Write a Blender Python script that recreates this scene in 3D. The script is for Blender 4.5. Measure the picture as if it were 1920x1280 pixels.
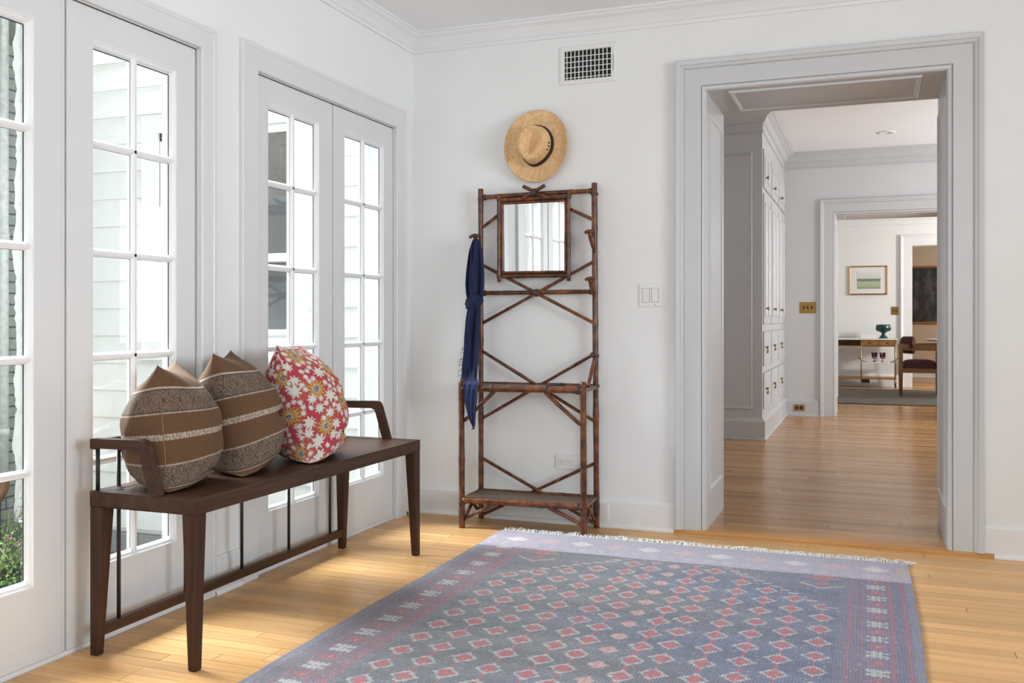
import bpy, bmesh, math, random
import numpy as np
from mathutils import Vector, Matrix

random.seed(7)
RNG = np.random.default_rng(11)
for o in list(bpy.data.objects):
    bpy.data.objects.remove(o, do_unlink=True)
SC = bpy.context.scene
COL = SC.collection
PI = math.pi

# ------------------------------------------------------------------ camera
cam_d = bpy.data.cameras.new('camera')
cam = bpy.data.objects.new('camera', cam_d)
COL.objects.link(cam)
cam.location = (2.339, -4.685, 1.06)
cam.rotation_euler = (PI / 2, 0, math.atan2(668, 1764))
cam_d.sensor_fit = 'HORIZONTAL'
cam_d.sensor_width = 36.0
cam_d.lens = 36.0 * 1764.0 / 1920.0
cam_d.shift_y = -41.0 / 1920.0
cam_d.clip_start = 0.05
cam_d.clip_end = 200
SC.camera = cam

# ------------------------------------------------------------------ world, lights, exposure
W = bpy.data.worlds.new('overcast_sky')
SC.world = W
W.use_nodes = True
wn = W.node_tree.nodes
bg = wn['Background']
bg.inputs['Color'].default_value = (0.93, 0.965, 1.0, 1)
bg.inputs['Strength'].default_value = 0.38

def area(name, loc, target, sx, sy, power, col=(1, 1, 1), spread=PI):
    d = bpy.data.lights.new(name, 'AREA')
    d.shape = 'RECTANGLE'; d.size = sx; d.size_y = sy
    d.energy = power; d.color = col; d.spread = spread
    o = bpy.data.objects.new(name, d); COL.objects.link(o)
    o.location = loc
    o.rotation_euler = (Vector(target) - Vector(loc)).to_track_quat('-Z', 'Y').to_euler()
    return o

# bright open sky to the west of the garden court, seen through the glazed doors
sun_d = bpy.data.lights.new('west_sky_light', 'SUN')
sun_d.energy = 11.0
sun_d.angle = math.radians(50)
sun_d.color = (0.90, 0.955, 1.0)
sun = bpy.data.objects.new('west_sky_light', sun_d); COL.objects.link(sun)
sun.rotation_euler = Vector((0.72, -0.15, -0.66)).to_track_quat('-Z', 'Y').to_euler()
# fill lamps added behind the camera, set in invented window openings
COOL = (0.85, 0.935, 1.0)
area('south_fill_light', (1.1, -7.12, 1.55), (1.1, -2.5, 2.6), 1.5, 1.7, 9, COOL)
area('south_fill_light', (3.2, -7.12, 1.55), (3.2, -2.5, 2.6), 1.5, 1.7, 11, COOL)
# fill lamp added at the unseen right hand wall to brighten the doors
area('east_fill_light', (6.16, -3.0, 1.5), (0.0, -1.5, 1.9), 2.0, 1.6, 12, COOL, math.radians(85))
# hall and dining room windows, all on the right
area('hall_window_light', (5.17, 5.35, 1.6), (1.5, 4.6, 1.1), 0.9, 1.5, 11, (0.95, 0.975, 1.0))
area('hall_window_light', (5.17, 3.95, 1.6), (1.7, 5.2, 1.5), 1.0, 1.5, 17, (0.95, 0.975, 1.0))
area('dining_window_light', (5.95, 9.3, 2.0), (2.3, 11.1, 0.6), 0.4, 0.6, 37, (1.0, 0.98, 0.95))
area('dining_window_light', (5.95, 7.6, 1.6), (2.3, 9.0, 1.2), 1.2, 1.4, 1.5, (0.96, 0.98, 1.0))
area('back_room_light', (5.95, 12.6, 1.8), (3.2, 13.9, 1.0), 0.8, 0.8, 21, (1.0, 0.93, 0.82))  # area lamp brightening the farthest room; the wall there has no window

vs = SC.view_settings
SC.display_settings.display_device = 'sRGB'
vs.view_transform = 'Standard'
vs.look = 'None'
vs.gamma = 1.0
vs.use_curve_mapping = False
vs.exposure = 1.62

# ------------------------------------------------------------------ materials
MATS = {}
def srgb(r, g, b):
    f = lambda c: (c / 255.0) / 12.92 if c <= 10 else ((c / 255.0 + 0.055) / 1.055) ** 2.4
    return (f(r), f(g), f(b), 1)

class NT:
    def __init__(s, name):
        s.m = bpy.data.materials.new(name); s.m.use_nodes = True
        s.t = s.m.node_tree; s.n = s.t.nodes; s.l = s.t.links
        s.b = s.n['Principled BSDF']
    def node(s, typ, **kw):
        n = s.n.new(typ)
        for k, v in kw.items():
            if k.startswith('i_'):
                n.inputs[k[2:].replace('_', ' ')].default_value = v
            else:
                setattr(n, k, v)
        return n
    def link(s, a, b): s.l.new(a, b)
    def ramp(s, fac, stops):
        r = s.n.new('ShaderNodeValToRGB')
        e = r.color_ramp.elements
        while len(e) < len(stops): e.new(0.5)
        for i, (p, c) in enumerate(stops):
            e[i].position = p; e[i].color = c
        s.link(fac, r.inputs[0]); return r.outputs[0]
    def noise(s, vec, scale, detail=3, rough=0.55):
        n = s.n.new('ShaderNodeTexNoise')
        n.inputs['Scale'].default_value = scale
        n.inputs['Detail'].default_value = detail
        n.inputs['Roughness'].default_value = rough
        if vec is not None: s.link(vec, n.inputs['Vector'])
        return n.outputs['Fac']
    def mapping(s, vec, scale=(1, 1, 1), rot=(0, 0, 0)):
        m = s.n.new('ShaderNodeMapping')
        m.inputs['Scale'].default_value = scale
        m.inputs['Rotation'].default_value = rot
        s.link(vec, m.inputs['Vector']); return m.outputs[0]
    def obj(s): return s.n.new('ShaderNodeTexCoord').outputs['Object']
    def pos(s): return s.n.new('ShaderNodeNewGeometry').outputs['Position']
    def bump(s, h, strength=0.2, dist=0.002):
        b = s.n.new('ShaderNodeBump')
        b.inputs['Strength'].default_value = strength
        b.inputs['Distance'].default_value = dist
        s.link(h, b.inputs['Height']); s.link(b.outputs[0], s.b.inputs['Normal'])
    def mix(s, fac, a, b, blend='MIX'):
        m = s.n.new('ShaderNodeMix'); m.data_type = 'RGBA'; m.blend_type = blend
        for sock, v in ((m.inputs[0], fac), (m.inputs[6], a), (m.inputs[7], b)):
            if hasattr(v, 'is_output'): s.link(v, sock)
            else: sock.default_value = v
        return m.outputs[2]

def paint(name, col, rough=0.5, bump=0.0):
    t = NT(name)
    f = t.noise(t.pos(), 3.0, 4)
    c2 = tuple(x * 0.965 for x in col[:3]) + (1,)
    t.link(t.ramp(f, [(0.3, c2), (0.7, col)]), t.b.inputs['Base Color'])
    t.b.inputs['Roughness'].default_value = rough
    if bump: t.bump(t.noise(t.pos(), 180, 2), bump, 0.001)
    MATS[name] = t.m; return t.m

paint('wall_paint', (0.83, 0.835, 0.83, 1), 0.75, 0.06)
paint('ceiling_paint', (0.92, 0.93, 0.94, 1), 0.85)
paint('trim_paint', (0.82, 0.825, 0.83, 1), 0.4)
paint('door_paint', (0.72, 0.73, 0.74, 1), 0.38)
paint('gray_trim_paint', (0.60, 0.61, 0.62, 1), 0.33)
paint('gray_wall_paint', (0.66, 0.67, 0.68, 1), 0.6)
paint('cabinet_paint', (0.60, 0.61, 0.62, 1), 0.3)
paint('siding_paint', (0.74, 0.74, 0.705, 1), 0.6)
paint('beige_wall_paint', (0.56, 0.48, 0.38, 1), 0.7)
paint('plastic_white', (0.80, 0.80, 0.79, 1), 0.35)
paint('dark_void', (0.012, 0.011, 0.01, 1), 0.8)
paint('stone_gray', (0.22, 0.23, 0.22, 1), 0.9, 0.5)
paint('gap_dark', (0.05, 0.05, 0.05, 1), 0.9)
paint('gap_soft', (0.26, 0.26, 0.26, 1), 0.9)
paint('white_glaze', (0.82, 0.81, 0.79, 1), 0.25)
paint('black_metal', (0.02, 0.02, 0.02, 1), 0.45)

def wood(name, dark, mid, light, axis=0, rough=0.4, rnd=False, scale=1.0, coat=0.0, spec=0.3):
    """stretched grain; axis = grain direction"""
    t = NT(name)
    p = t.pos()
    if rnd:
        oi = t.node('ShaderNodeObjectInfo')
        vm = t.node('ShaderNodeVectorMath', operation='MULTIPLY_ADD')
        comb = t.node('ShaderNodeCombineXYZ')
        for k in range(3): t.link(oi.outputs['Random'], comb.inputs[k])
        t.link(comb.outputs[0], vm.inputs[0]); vm.inputs[1].default_value = (37, 53, 19)
        t.link(p, vm.inputs[2]); p = vm.outputs[0]
    sc = [26 * scale] * 3; sc[axis] = 1.6 * scale
    f = t.noise(t.mapping(p, sc), 1.0, 5, 0.6)
    sc2 = [190 * scale] * 3; sc2[axis] = 5 * scale
    f2 = t.noise(t.mapping(p, sc2), 1.0, 2, 0.5)
    c = t.ramp(f, [(0.28, dark), (0.5, mid), (0.75, light)])
    c = t.mix(0.25, c, t.ramp(f2, [(0.35, dark), (0.65, light)]))
    if rnd:
        hs = t.node('ShaderNodeHueSaturation')
        mr = t.node('ShaderNodeMapRange'); t.link(oi.outputs['Random'], mr.inputs['Value'])
        mr.inputs['To Min'].default_value = 0.84; mr.inputs['To Max'].default_value = 1.12
        t.link(mr.outputs[0], hs.inputs['Value']); t.link(c, hs.inputs['Color']); c = hs.outputs[0]
    t.link(c, t.b.inputs['Base Color'])
    t.b.inputs['Roughness'].default_value = rough
    t.b.inputs['Coat Weight'].default_value = coat
    t.b.inputs['Specular IOR Level'].default_value = spec
    t.b.inputs['Coat Roughness'].default_value = 0.2
    t.bump(f2, 0.08, 0.001)
    MATS[name] = t.m; return t.m

wood('oak_plank', (0.60, 0.315, 0.115, 1), (0.71, 0.40, 0.16, 1), (0.82, 0.50, 0.23, 1), 0, 0.34, True)
wood('walnut_bench', (0.028, 0.013, 0.008, 1), (0.058, 0.027, 0.016, 1), (0.092, 0.045, 0.027, 1), 1, 0.42, spec=0.16)
wood('walnut_bench_cross', (0.028, 0.013, 0.008, 1), (0.058, 0.027, 0.016, 1), (0.092, 0.045, 0.027, 1), 0, 0.42, spec=0.16)
wood('walnut_bench_leg', (0.028, 0.013, 0.008, 1), (0.058, 0.027, 0.016, 1), (0.092, 0.045, 0.027, 1), 2, 0.42, spec=0.16)
wood('oak_threshold', (0.42, 0.19, 0.06, 1), (0.56, 0.28, 0.095, 1), (0.64, 0.34, 0.13, 1), 0, 0.35)
wood('chair_wood', (0.16, 0.075, 0.03, 1), (0.24, 0.12, 0.05, 1), (0.30, 0.16, 0.07, 1), 0, 0.4)
wood('drawer_wood', (0.24, 0.11, 0.03, 1), (0.34, 0.165, 0.05, 1), (0.40, 0.21, 0.075, 1), 0, 0.4)

def hall_floor():
    t = NT('oak_floor_far')
    p = t.pos()
    sep = t.node('ShaderNodeSeparateXYZ'); t.link(p, sep.inputs[0])
    def M(op, a, b=0.0):
        n = t.node('ShaderNodeMath', operation=op)
        for k, v in ((0, a), (1, b)):
            if hasattr(v, 'is_output'): t.link(v, n.inputs[k])
            else: n.inputs[k].default_value = v
        return n.outputs[0]
    def WN(a, b=None):
        cb = t.node('ShaderNodeCombineXYZ'); t.link(a, cb.inputs[0])
        if b is not None: t.link(b, cb.inputs[1])
        w = t.node('ShaderNodeTexWhiteNoise', noise_dimensions='3D'); t.link(cb.outputs[0], w.inputs['Vector'])
        return w.outputs['Value']
    ry = M('DIVIDE', sep.outputs[1], 0.057); row = M('FLOOR', ry)
    xs = M('DIVIDE', M('ADD', sep.outputs[0], M('MULTIPLY', WN(row), 7.0)), 1.15); cell = M('FLOOR', xs)
    rnd = WN(row, cell)
    base = t.ramp(rnd, [(0.0, (0.36, 0.165, 0.05, 1)), (0.5, (0.48, 0.24, 0.08, 1)), (1.0, (0.60, 0.33, 0.13, 1))])
    f = t.noise(t.mapping(p, (1.8, 40, 1)), 1.0, 5, 0.6)
    c = t.mix(1.0, base, t.ramp(f, [(0.3, (0.8, 0.8, 0.8, 1)), (0.7, (1.12, 1.12, 1.12, 1))]), 'MULTIPLY')
    gap = M('MAXIMUM', M('LESS_THAN', M('FRACT', ry), 0.03), M('LESS_THAN', M('FRACT', xs), 0.0022))
    c = t.mix(gap, c, (0.20, 0.10, 0.04, 1))
    t.link(c, t.b.inputs['Base Color'])
    t.b.inputs['Roughness'].default_value = 0.22
    t.b.inputs['Specular IOR Level'].default_value = 0.26
    MATS['oak_floor_far'] = t.m
hall_floor()

def bamboo():
    t = NT('bamboo')
    p = t.pos()
    f = t.noise(p, 22, 4, 0.65)
    f2 = t.noise(t.mapping(p, (90, 90, 14)), 1.0, 3)
    c = t.ramp(f, [(0.34, (0.018, 0.008, 0.006, 1)), (0.46, (0.085, 0.022, 0.009, 1)),
                   (0.58, (0.20, 0.058, 0.016, 1)), (0.74, (0.31, 0.115, 0.030, 1))])
    c = t.mix(0.3, c, t.ramp(f2, [(0.35, (0.03, 0.012, 0.008, 1)), (0.7, (0.20, 0.08, 0.03, 1))]))
    t.link(c, t.b.inputs['Base Color'])
    t.b.inputs['Roughness'].default_value = 0.28
    t.bump(f2, 0.12, 0.001)
    MATS['bamboo'] = t.m
bamboo()
paint('rattan_wrap', (0.07, 0.038, 0.03, 1), 0.5)

def straw():
    t = NT('straw')
    p = t.obj()
    g = t.node('ShaderNodeTexGradient', gradient_type='SPHERICAL')
    ln = t.node('ShaderNodeVectorMath', operation='LENGTH')
    sep = t.node('ShaderNodeSeparateXYZ'); t.link(p, sep.inputs[0])
    cb = t.node('ShaderNodeCombineXYZ'); t.link(sep.outputs[0], cb.inputs[0]); t.link(sep.outputs[2], cb.inputs[1])
    t.link(cb.outputs[0], ln.inputs[0])
    w = t.node('ShaderNodeMath', operation='MULTIPLY'); t.link(ln.outputs['Value'], w.inputs[0]); w.inputs[1].default_value = 620
    sn = t.node('ShaderNodeMath', operation='SINE'); t.link(w.outputs[0], sn.inputs[0])
    f = t.noise(p, 95, 3, 0.7)
    f1 = t.noise(p, 14, 3, 0.6)
    c = t.ramp(f, [(0.32, (0.55, 0.29, 0.12, 1)), (0.5, (0.76, 0.47, 0.22, 1)), (0.68, (0.92, 0.68, 0.40, 1))])
    c = t.mix(0.35, c, t.ramp(f1, [(0.35, (0.66, 0.38, 0.16, 1)), (0.65, (0.86, 0.60, 0.33, 1))]))
    t.link(c, t.b.inputs['Base Color'])
    t.b.inputs['Roughness'].default_value = 0.6
    add = t.node('ShaderNodeMath', operation='ADD'); t.link(sn.outputs[0], add.inputs[0]); t.link(f, add.inputs[1])
    t.bump(add.outputs[0], 0.25, 0.0012)
    MATS['straw'] = t.m
straw()

def fabric(name, col, rough=0.9, sheen=0.2, weave=900, var=0.12):
    t = NT(name)
    p = t.obj()
    f = t.noise(p, weave, 2, 0.6); f2 = t.noise(p, 18, 3)
    a = tuple(max(0, x * (1 - var * 2)) for x in col) + (1,); b = tuple(x * (1 + var) for x in col) + (1,)
    c = t.mix(0.5, t.ramp(f, [(0.3, a), (0.7, b)]), t.ramp(f2, [(0.3, a), (0.7, b)]))
    t.link(c, t.b.inputs['Base Color'])
    t.b.inputs['Roughness'].default_value = rough
    t.b.inputs['Sheen Weight'].default_value = sheen
    t.bump(f, 0.25, 0.001)
    MATS[name] = t.m
fabric('navy_scarf', (0.007, 0.014, 0.066), 0.9, 0.06)
fabric('black_ribbon', (0.012, 0.010, 0.010), 0.6, 0.0)
fabric('burgundy_velvet', (0.050, 0.006, 0.006), 0.8, 0.02)
fabric('fringe_yarn', (0.86, 0.84, 0.80), 0.9, 0.1)
fabric('tan_thread', (0.26, 0.15, 0.07), 0.8, 0.1)

def attr_fabric(name, rough, weave, bstr, sheen=0.1):
    t = NT(name)
    a = t.node('ShaderNodeAttribute'); a.attribute_name = 'print'
    f = t.noise(t.obj(), weave, 2, 0.6)
    c = t.mix(1.0, a.outputs['Color'], t.ramp(f, [(0.3, (0.82, 0.82, 0.82, 1)), (0.7, (1.12, 1.12, 1.12, 1))]), 'MULTIPLY')
    t.link(c, t.b.inputs['Base Color'])
    t.b.inputs['Roughness'].default_value = rough
    t.b.inputs['Sheen Weight'].default_value = sheen
    t.bump(f, bstr, 0.001)
    MATS[name] = t.m
attr_fabric('printed_cotton', 0.9, 700, 0.15, 0.0)

def rug_mat():
    t = NT('woven_rug')
    a = t.node('ShaderNodeAttribute'); a.attribute_name = 'print'
    p = t.pos()
    w = t.node('ShaderNodeTexWave', wave_type='BANDS', bands_direction='X')
    t.link(p, w.inputs['Vector']); w.inputs['Scale'].default_value = 33
    w.inputs['Distortion'].default_value = 1.2; w.inputs['Detail'].default_value = 1
    f = t.noise(t.mapping(p, (160, 260, 100)), 1.0, 3, 0.7)
    c = t.mix(1.0, a.outputs['Color'], t.ramp(f, [(0.3, (0.74, 0.74, 0.74, 1)), (0.72, (1.22, 1.22, 1.22, 1))]), 'MULTIPLY')
    c = t.mix(1.0, c, t.ramp(w.outputs['Fac'], [(0.1, (0.86, 0.86, 0.86, 1)), (0.7, (1.06, 1.06, 1.06, 1))]), 'MULTIPLY')
    t.link(c, t.b.inputs['Base Color'])
    t.b.inputs['Roughness'].default_value = 0.9
    t.b.inputs['Sheen Weight'].default_value = 0.15
    ad = t.node('ShaderNodeMath', operation='ADD'); t.link(w.outputs['Fac'], ad.inputs[0]); t.link(f, ad.inputs[1])
    t.bump(ad.outputs[0], 0.5, 0.002)
    MATS['woven_rug'] = t.m
rug_mat()

def dining_rug_mat():
    t = NT('faded_rug')
    p = t.pos()
    f = t.noise(t.mapping(p, (5, 9, 1)), 1.0, 5, 0.75); f2 = t.noise(t.mapping(p, (7, 2, 1)), 1.0, 4, 0.7)
    c = t.ramp(f, [(0.3, (0.05, 0.045, 0.04, 1)), (0.45, (0.12, 0.09, 0.065, 1)), (0.6, (0.16, 0.13, 0.10, 1)), (0.75, (0.27, 0.24, 0.19, 1))])
    c = t.mix(t.ramp(f2, [(0.5, (0, 0, 0, 1)), (0.7, (0.8, 0.8, 0.8, 1))]), c, (0.075, 0.11, 0.13, 1))
    t.link(c, t.b.inputs['Base Color']); t.b.inputs['Roughness'].default_value = 0.95
    MATS['faded_rug'] = t.m
dining_rug_mat()

def metal(name, col, rough):
    t = NT(name)
    f = t.noise(t.pos(), 40, 3)
    t.link(t.ramp(f, [(0.3, tuple(x * (0.75 if rough > 0.1 else 1) for x in col) + (1,)), (0.7, col + (1,))]), t.b.inputs['Base Color'])
    t.b.inputs['Metallic'].default_value = 1.0
    t.b.inputs['Roughness'].default_value = rough
    MATS[name] = t.m
metal('aged_brass', (0.42, 0.25, 0.08), 0.4)
metal('knob_brass', (0.36, 0.26, 0.14), 0.25)
metal('cart_brass', (0.55, 0.36, 0.17), 0.35)
metal('mirror_silver', (0.88, 0.89, 0.88), 0.01)
metal('rusty_iron', (0.26, 0.15, 0.10), 0.7)
metal('gilt', (0.62, 0.36, 0.15), 0.35)

def glass(name, tint, refl=1.0, rough=0.0):
    t = NT(name)
    tr = t.node('ShaderNodeBsdfTransparent'); tr.inputs[0].default_value = tint
    gl = t.node('ShaderNodeBsdfGlossy'); gl.inputs['Roughness'].default_value = rough
    fr = t.node('ShaderNodeFresnel'); fr.inputs['IOR'].default_value = 1.45
    mm = t.node('ShaderNodeMath', operation='MULTIPLY'); mm.inputs[1].default_value = refl
    t.link(fr.outputs[0], mm.inputs[0])
    mx = t.node('ShaderNodeMixShader')
    t.link(mm.outputs[0], mx.inputs[0]); t.link(tr.outputs[0], mx.inputs[1]); t.link(gl.outputs[0], mx.inputs[2])
    t.link(mx.outputs[0], t.n['Material Output'].inputs['Surface'])
    MATS[name] = t.m
glass('window_glass', (0.97, 0.985, 0.98, 1), 0.28)
glass('tray_glass', (0.85, 0.88, 0.88, 1))
glass('purple_glass', (0.66, 0.47, 0.60, 1), 1.4)

def simple(name, col, rough, **kw):
    t = NT(name)
    f = t.noise(t.pos(), kw.pop('scale', 30), 3)
    t.link(t.ramp(f, [(0.3, tuple(x * 0.7 for x in col) + (1,)), (0.7, col + (1,))]), t.b.inputs['Base Color'])
    t.b.inputs['Roughness'].default_value = rough
    for k, v in kw.items(): t.b.inputs[k].default_value = v
    MATS[name] = t.m
simple('teal_ceramic', (0.014, 0.065, 0.07), 0.12)
simple('far_window_glass', (0.13, 0.14, 0.14), 0.2, scale=5)  # mottled grey paints reflections into the glass colour
simple('painted_brick', (0.26, 0.275, 0.26), 0.85, scale=60)
simple('brick_mortar', (0.12, 0.13, 0.12), 0.95)  # joint shade put into the colour, darker than the painted bricks
simple('garden_soil', (0.13, 0.13, 0.12), 0.95)
simple('leaf_green', (0.16, 0.33, 0.06), 0.6, scale=25)
simple('twig', (0.34, 0.26, 0.17), 0.8)
simple('flower_pink', (0.75, 0.10, 0.30), 0.6)
simple('pipe_paint', (0.50, 0.52, 0.48), 0.6)

def landscape_print():
    t = NT('landscape_print')
    tc = t.node('ShaderNodeTexCoord'); sep = t.node('ShaderNodeSeparateXYZ'); t.link(tc.outputs['Generated'], sep.inputs[0])
    n = t.noise(t.mapping(tc.outputs['Generated'], (5, 1, 9)), 1.0, 4, 0.7)
    ad = t.node('ShaderNodeMath', operation='MULTIPLY_ADD'); t.link(n, ad.inputs[0]); ad.inputs[1].default_value = 0.16
    t.link(sep.outputs[2], ad.inputs[2])
    c = t.ramp(ad.outputs[0], [(0.05, (0.20, 0.24, 0.15, 1)), (0.25, (0.40, 0.47, 0.29, 1)), (0.48, (0.44, 0.50, 0.32, 1)),
                               (0.57, (0.16, 0.18, 0.15, 1)), (0.64, (0.20, 0.22, 0.20, 1)), (0.70, (0.62, 0.64, 0.62, 1)), (1.0, (0.72, 0.72, 0.70, 1))])
    t.link(c, t.b.inputs['Base Color']); t.b.inputs['Roughness'].default_value = 0.6
    MATS['landscape_print'] = t.m
landscape_print()

def dark_painting():
    t = NT('dark_painting')
    o = t.obj()
    n = t.noise(t.mapping(o, (5, 1, 3)), 1.0, 5, 0.7); n2 = t.noise(t.mapping(o, (11, 1, 14)), 1.0, 3, 0.6)
    c = t.ramp(n, [(0.35, (0.012, 0.012, 0.014, 1)), (0.5, (0.03, 0.03, 0.035, 1)), (0.62, (0.09, 0.09, 0.10, 1)), (0.72, (0.05, 0.03, 0.02, 1))])
    c = t.mix(t.ramp(n2, [(0.64, (0, 0, 0, 1)), (0.70, (0.6, 0.6, 0.6, 1))]), c, (0.28, 0.12, 0.06, 1))
    t.link(c, t.b.inputs['Base Color']); t.b.inputs['Roughness'].default_value = 0.4
    MATS['dark_painting'] = t.m
dark_painting()

def cane():
    t = NT('woven_cane')
    p = t.pos()
    w1 = t.node('ShaderNodeTexWave', wave_type='BANDS', bands_direction='X'); w1.inputs['Scale'].default_value = 42
    w2 = t.node('ShaderNodeTexWave', wave_type='BANDS', bands_direction='Y'); w2.inputs['Scale'].default_value = 42
    for w in (w1, w2): t.link(p, w.inputs['Vector']); w.inputs['Distortion'].default_value = 1.0
    mu = t.node('ShaderNodeMath', operation='MULTIPLY'); t.link(w1.outputs['Fac'], mu.inputs[0]); t.link(w2.outputs['Fac'], mu.inputs[1])
    t.link(t.ramp(mu.outputs[0], [(0.05, (0.05, 0.03, 0.02, 1)), (0.4, (0.22, 0.14, 0.09, 1)), (0.85, (0.40, 0.29, 0.20, 1))]), t.b.inputs['Base Color'])
    t.b.inputs['Roughness'].default_value = 0.5
    t.bump(mu.outputs[0], 0.5, 0.002)
    MATS['woven_cane'] = t.m
cane()

# ------------------------------------------------------------------ mesh helpers
class MB:
    def __init__(s): s.v = []; s.f = []; s.smooth = []
    def add(s, vs, fs, smooth=False):
        b = len(s.v); s.v += [tuple(p) for p in vs]
        for f in fs: s.f.append(tuple(b + i for i in f)); s.smooth.append(smooth)
        return s
    def box(s, x0, x1, y0, y1, z0, z1):
        if x0 > x1: x0, x1 = x1, x0
        if y0 > y1: y0, y1 = y1, y0
        if z0 > z1: z0, z1 = z1, z0
        v = [(x0, y0, z0), (x1, y0, z0), (x1, y1, z0), (x0, y1, z0), (x0, y0, z1), (x1, y0, z1), (x1, y1, z1), (x0, y1, z1)]
        return s.add(v, [(0, 3, 2, 1), (4, 5, 6, 7), (0, 1, 5, 4), (1, 2, 6, 5), (2, 3, 7, 6), (3, 0, 4, 7)])
    def hexa(s, bot, top):
        """two quads, bottom and top, same winding (ccw from above)"""
        v = list(bot) + list(top)
        return s.add(v, [(0, 3, 2, 1), (4, 5, 6, 7), (0, 1, 5, 4), (1, 2, 6, 5), (2, 3, 7, 6), (3, 0, 4, 7)])
    def tube(s, pts, rad, n=10, caps=True):
        pts = [Vector(p) for p in pts]
        if not hasattr(rad, '__len__'): rad = [rad] * len(pts)
        tans = []
        for i in range(len(pts)):
            a = pts[max(0, i - 1)]; b = pts[min(len(pts) - 1, i + 1)]
            tans.append((b - a).normalized())
        ref = Vector((0, 0, 1)) if abs(tans[0].z) < 0.9 else Vector((1, 0, 0))
        u = tans[0].cross(ref).normalized()
        vs = []
        for i, p in enumerate(pts):
            u = (u - tans[i] * u.dot(tans[i])).normalized()
            w = tans[i].cross(u)
            for k in range(n):
                a = 2 * PI * k / n
                vs.append(p + (u * math.cos(a) + w * math.sin(a)) * rad[i])
        fs = []
        for i in range(len(pts) - 1):
            for k in range(n):
                fs.append((i * n + k, i * n + (k + 1) % n, (i + 1) * n + (k + 1) % n, (i + 1) * n + k))
        s.add(vs, fs, True)
        if caps:
            b = len(s.v) - len(vs)
            s.f.append(tuple(b + k for k in reversed(range(n)))); s.smooth.append(False)
            s.f.append(tuple(b + (len(pts) - 1) * n + k for k in range(n))); s.smooth.append(False)
        return s
    def lathe(s, prof, c, n=24, axis='z'):
        """prof = [(r, h)]; revolve about vertical axis through c"""
        vs = []
        for r, h in prof:
            for k in range(n):
                a = 2 * PI * k / n
                vs.append((c[0] + r * math.cos(a), c[1] + r * math.sin(a), c[2] + h))
        fs = []
        for i in range(len(prof) - 1):
            for k in range(n):
                fs.append((i * n + k, i * n + (k + 1) % n, (i + 1) * n + (k + 1) % n, (i + 1) * n + k))
        return s.add(vs, fs, True)
    def grid(s, P, smooth=True, wrap=False):
        """P array rows x cols x 3"""
        R, Cn = len(P), len(P[0])
        vs = [p for row in P for p in row]
        fs = []
        for i in range(R - 1):
            for j in range(Cn if wrap else Cn - 1):
                j2 = (j + 1) % Cn
                fs.append((i * Cn + j, i * Cn + j2, (i + 1) * Cn + j2, (i + 1) * Cn + j))
        return s.add(vs, fs, smooth)
    def sweep(s, prof, path_fn, nseg, closed=False, smooth=False):
        """prof = [(d,h)], path_fn(seg, d, h) -> point"""
        rows = [[path_fn(i, d, h) for d, h in prof] for i in range(nseg)]
        if closed: rows.append(rows[0])
        return s.grid(rows, smooth)
    def build(s, name, mat, parent=None, origin=None, bevel=0.0, seg=2, fix=True):
        off = Vector((0, 0, 0))
        if parent is not None:
            q = parent
            while q is not None: off += Vector(q.location); q = q.parent
        o_loc = Vector((0, 0, 0))
        if origin is not None:
            o_loc = Vector(origin) - off
        sub = off + o_loc
        me = bpy.data.meshes.new(name)
        me.from_pydata([(p[0] - sub[0], p[1] - sub[1], p[2] - sub[2]) for p in s.v], [], s.f)
        me.polygons.foreach_set('use_smooth', s.smooth)
        me.materials.append(MATS[mat] if isinstance(mat, str) else mat)
        me.update()
        if fix:
            bm = bmesh.new(); bm.from_mesh(me)
            bmesh.ops.recalc_face_normals(bm, faces=bm.faces)
            bm.to_mesh(me); bm.free()
        o = bpy.data.objects.new(name, me); COL.objects.link(o)
        o.location = o_loc
        if parent is not None: o.parent = parent
        if bevel > 0:
            bmesh_bevel(me, bevel, seg)
        return o

def bmesh_bevel(me, w, seg):
    bm = bmesh.new(); bm.from_mesh(me)
    bmesh.ops.remove_doubles(bm, verts=bm.verts, dist=1e-6)
    ed = [e for e in bm.edges if len(e.link_faces) == 2 and e.calc_face_angle(0) > 0.5]
    bmesh.ops.bevel(bm, geom=ed, offset=w, segments=seg, profile=0.6, affect='EDGES', clamp_overlap=True)
    for f in bm.faces: f.smooth = False
    bm.to_mesh(me); bm.free()

def thing(name, loc, label, cat, group=None):
    o = bpy.data.objects.new(name, None); COL.objects.link(o)
    o.empty_display_size = 0.05
    o.location = loc; o['label'] = label; o['category'] = cat
    if group: o['group'] = group
    return o
def tag(o, label, cat, group=None):
    o['label'] = label; o['category'] = cat
    if group: o['group'] = group
    return o
def struct(o, label=None):
    o['kind'] = 'structure'
    if label: o['label'] = label
    return o
def inst(src, name, parent, loc):
    o = bpy.data.objects.new(name, src.data); COL.objects.link(o)
    o.parent = parent; o.location = loc
    return o

XW = -0.025        # face of the left wall
DX = -0.030        # inner face of the glazed doors
ZC = 2.63          # ceiling of the entry room
Z2 = 0.018         # floor level of the hall beyond the threshold
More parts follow.
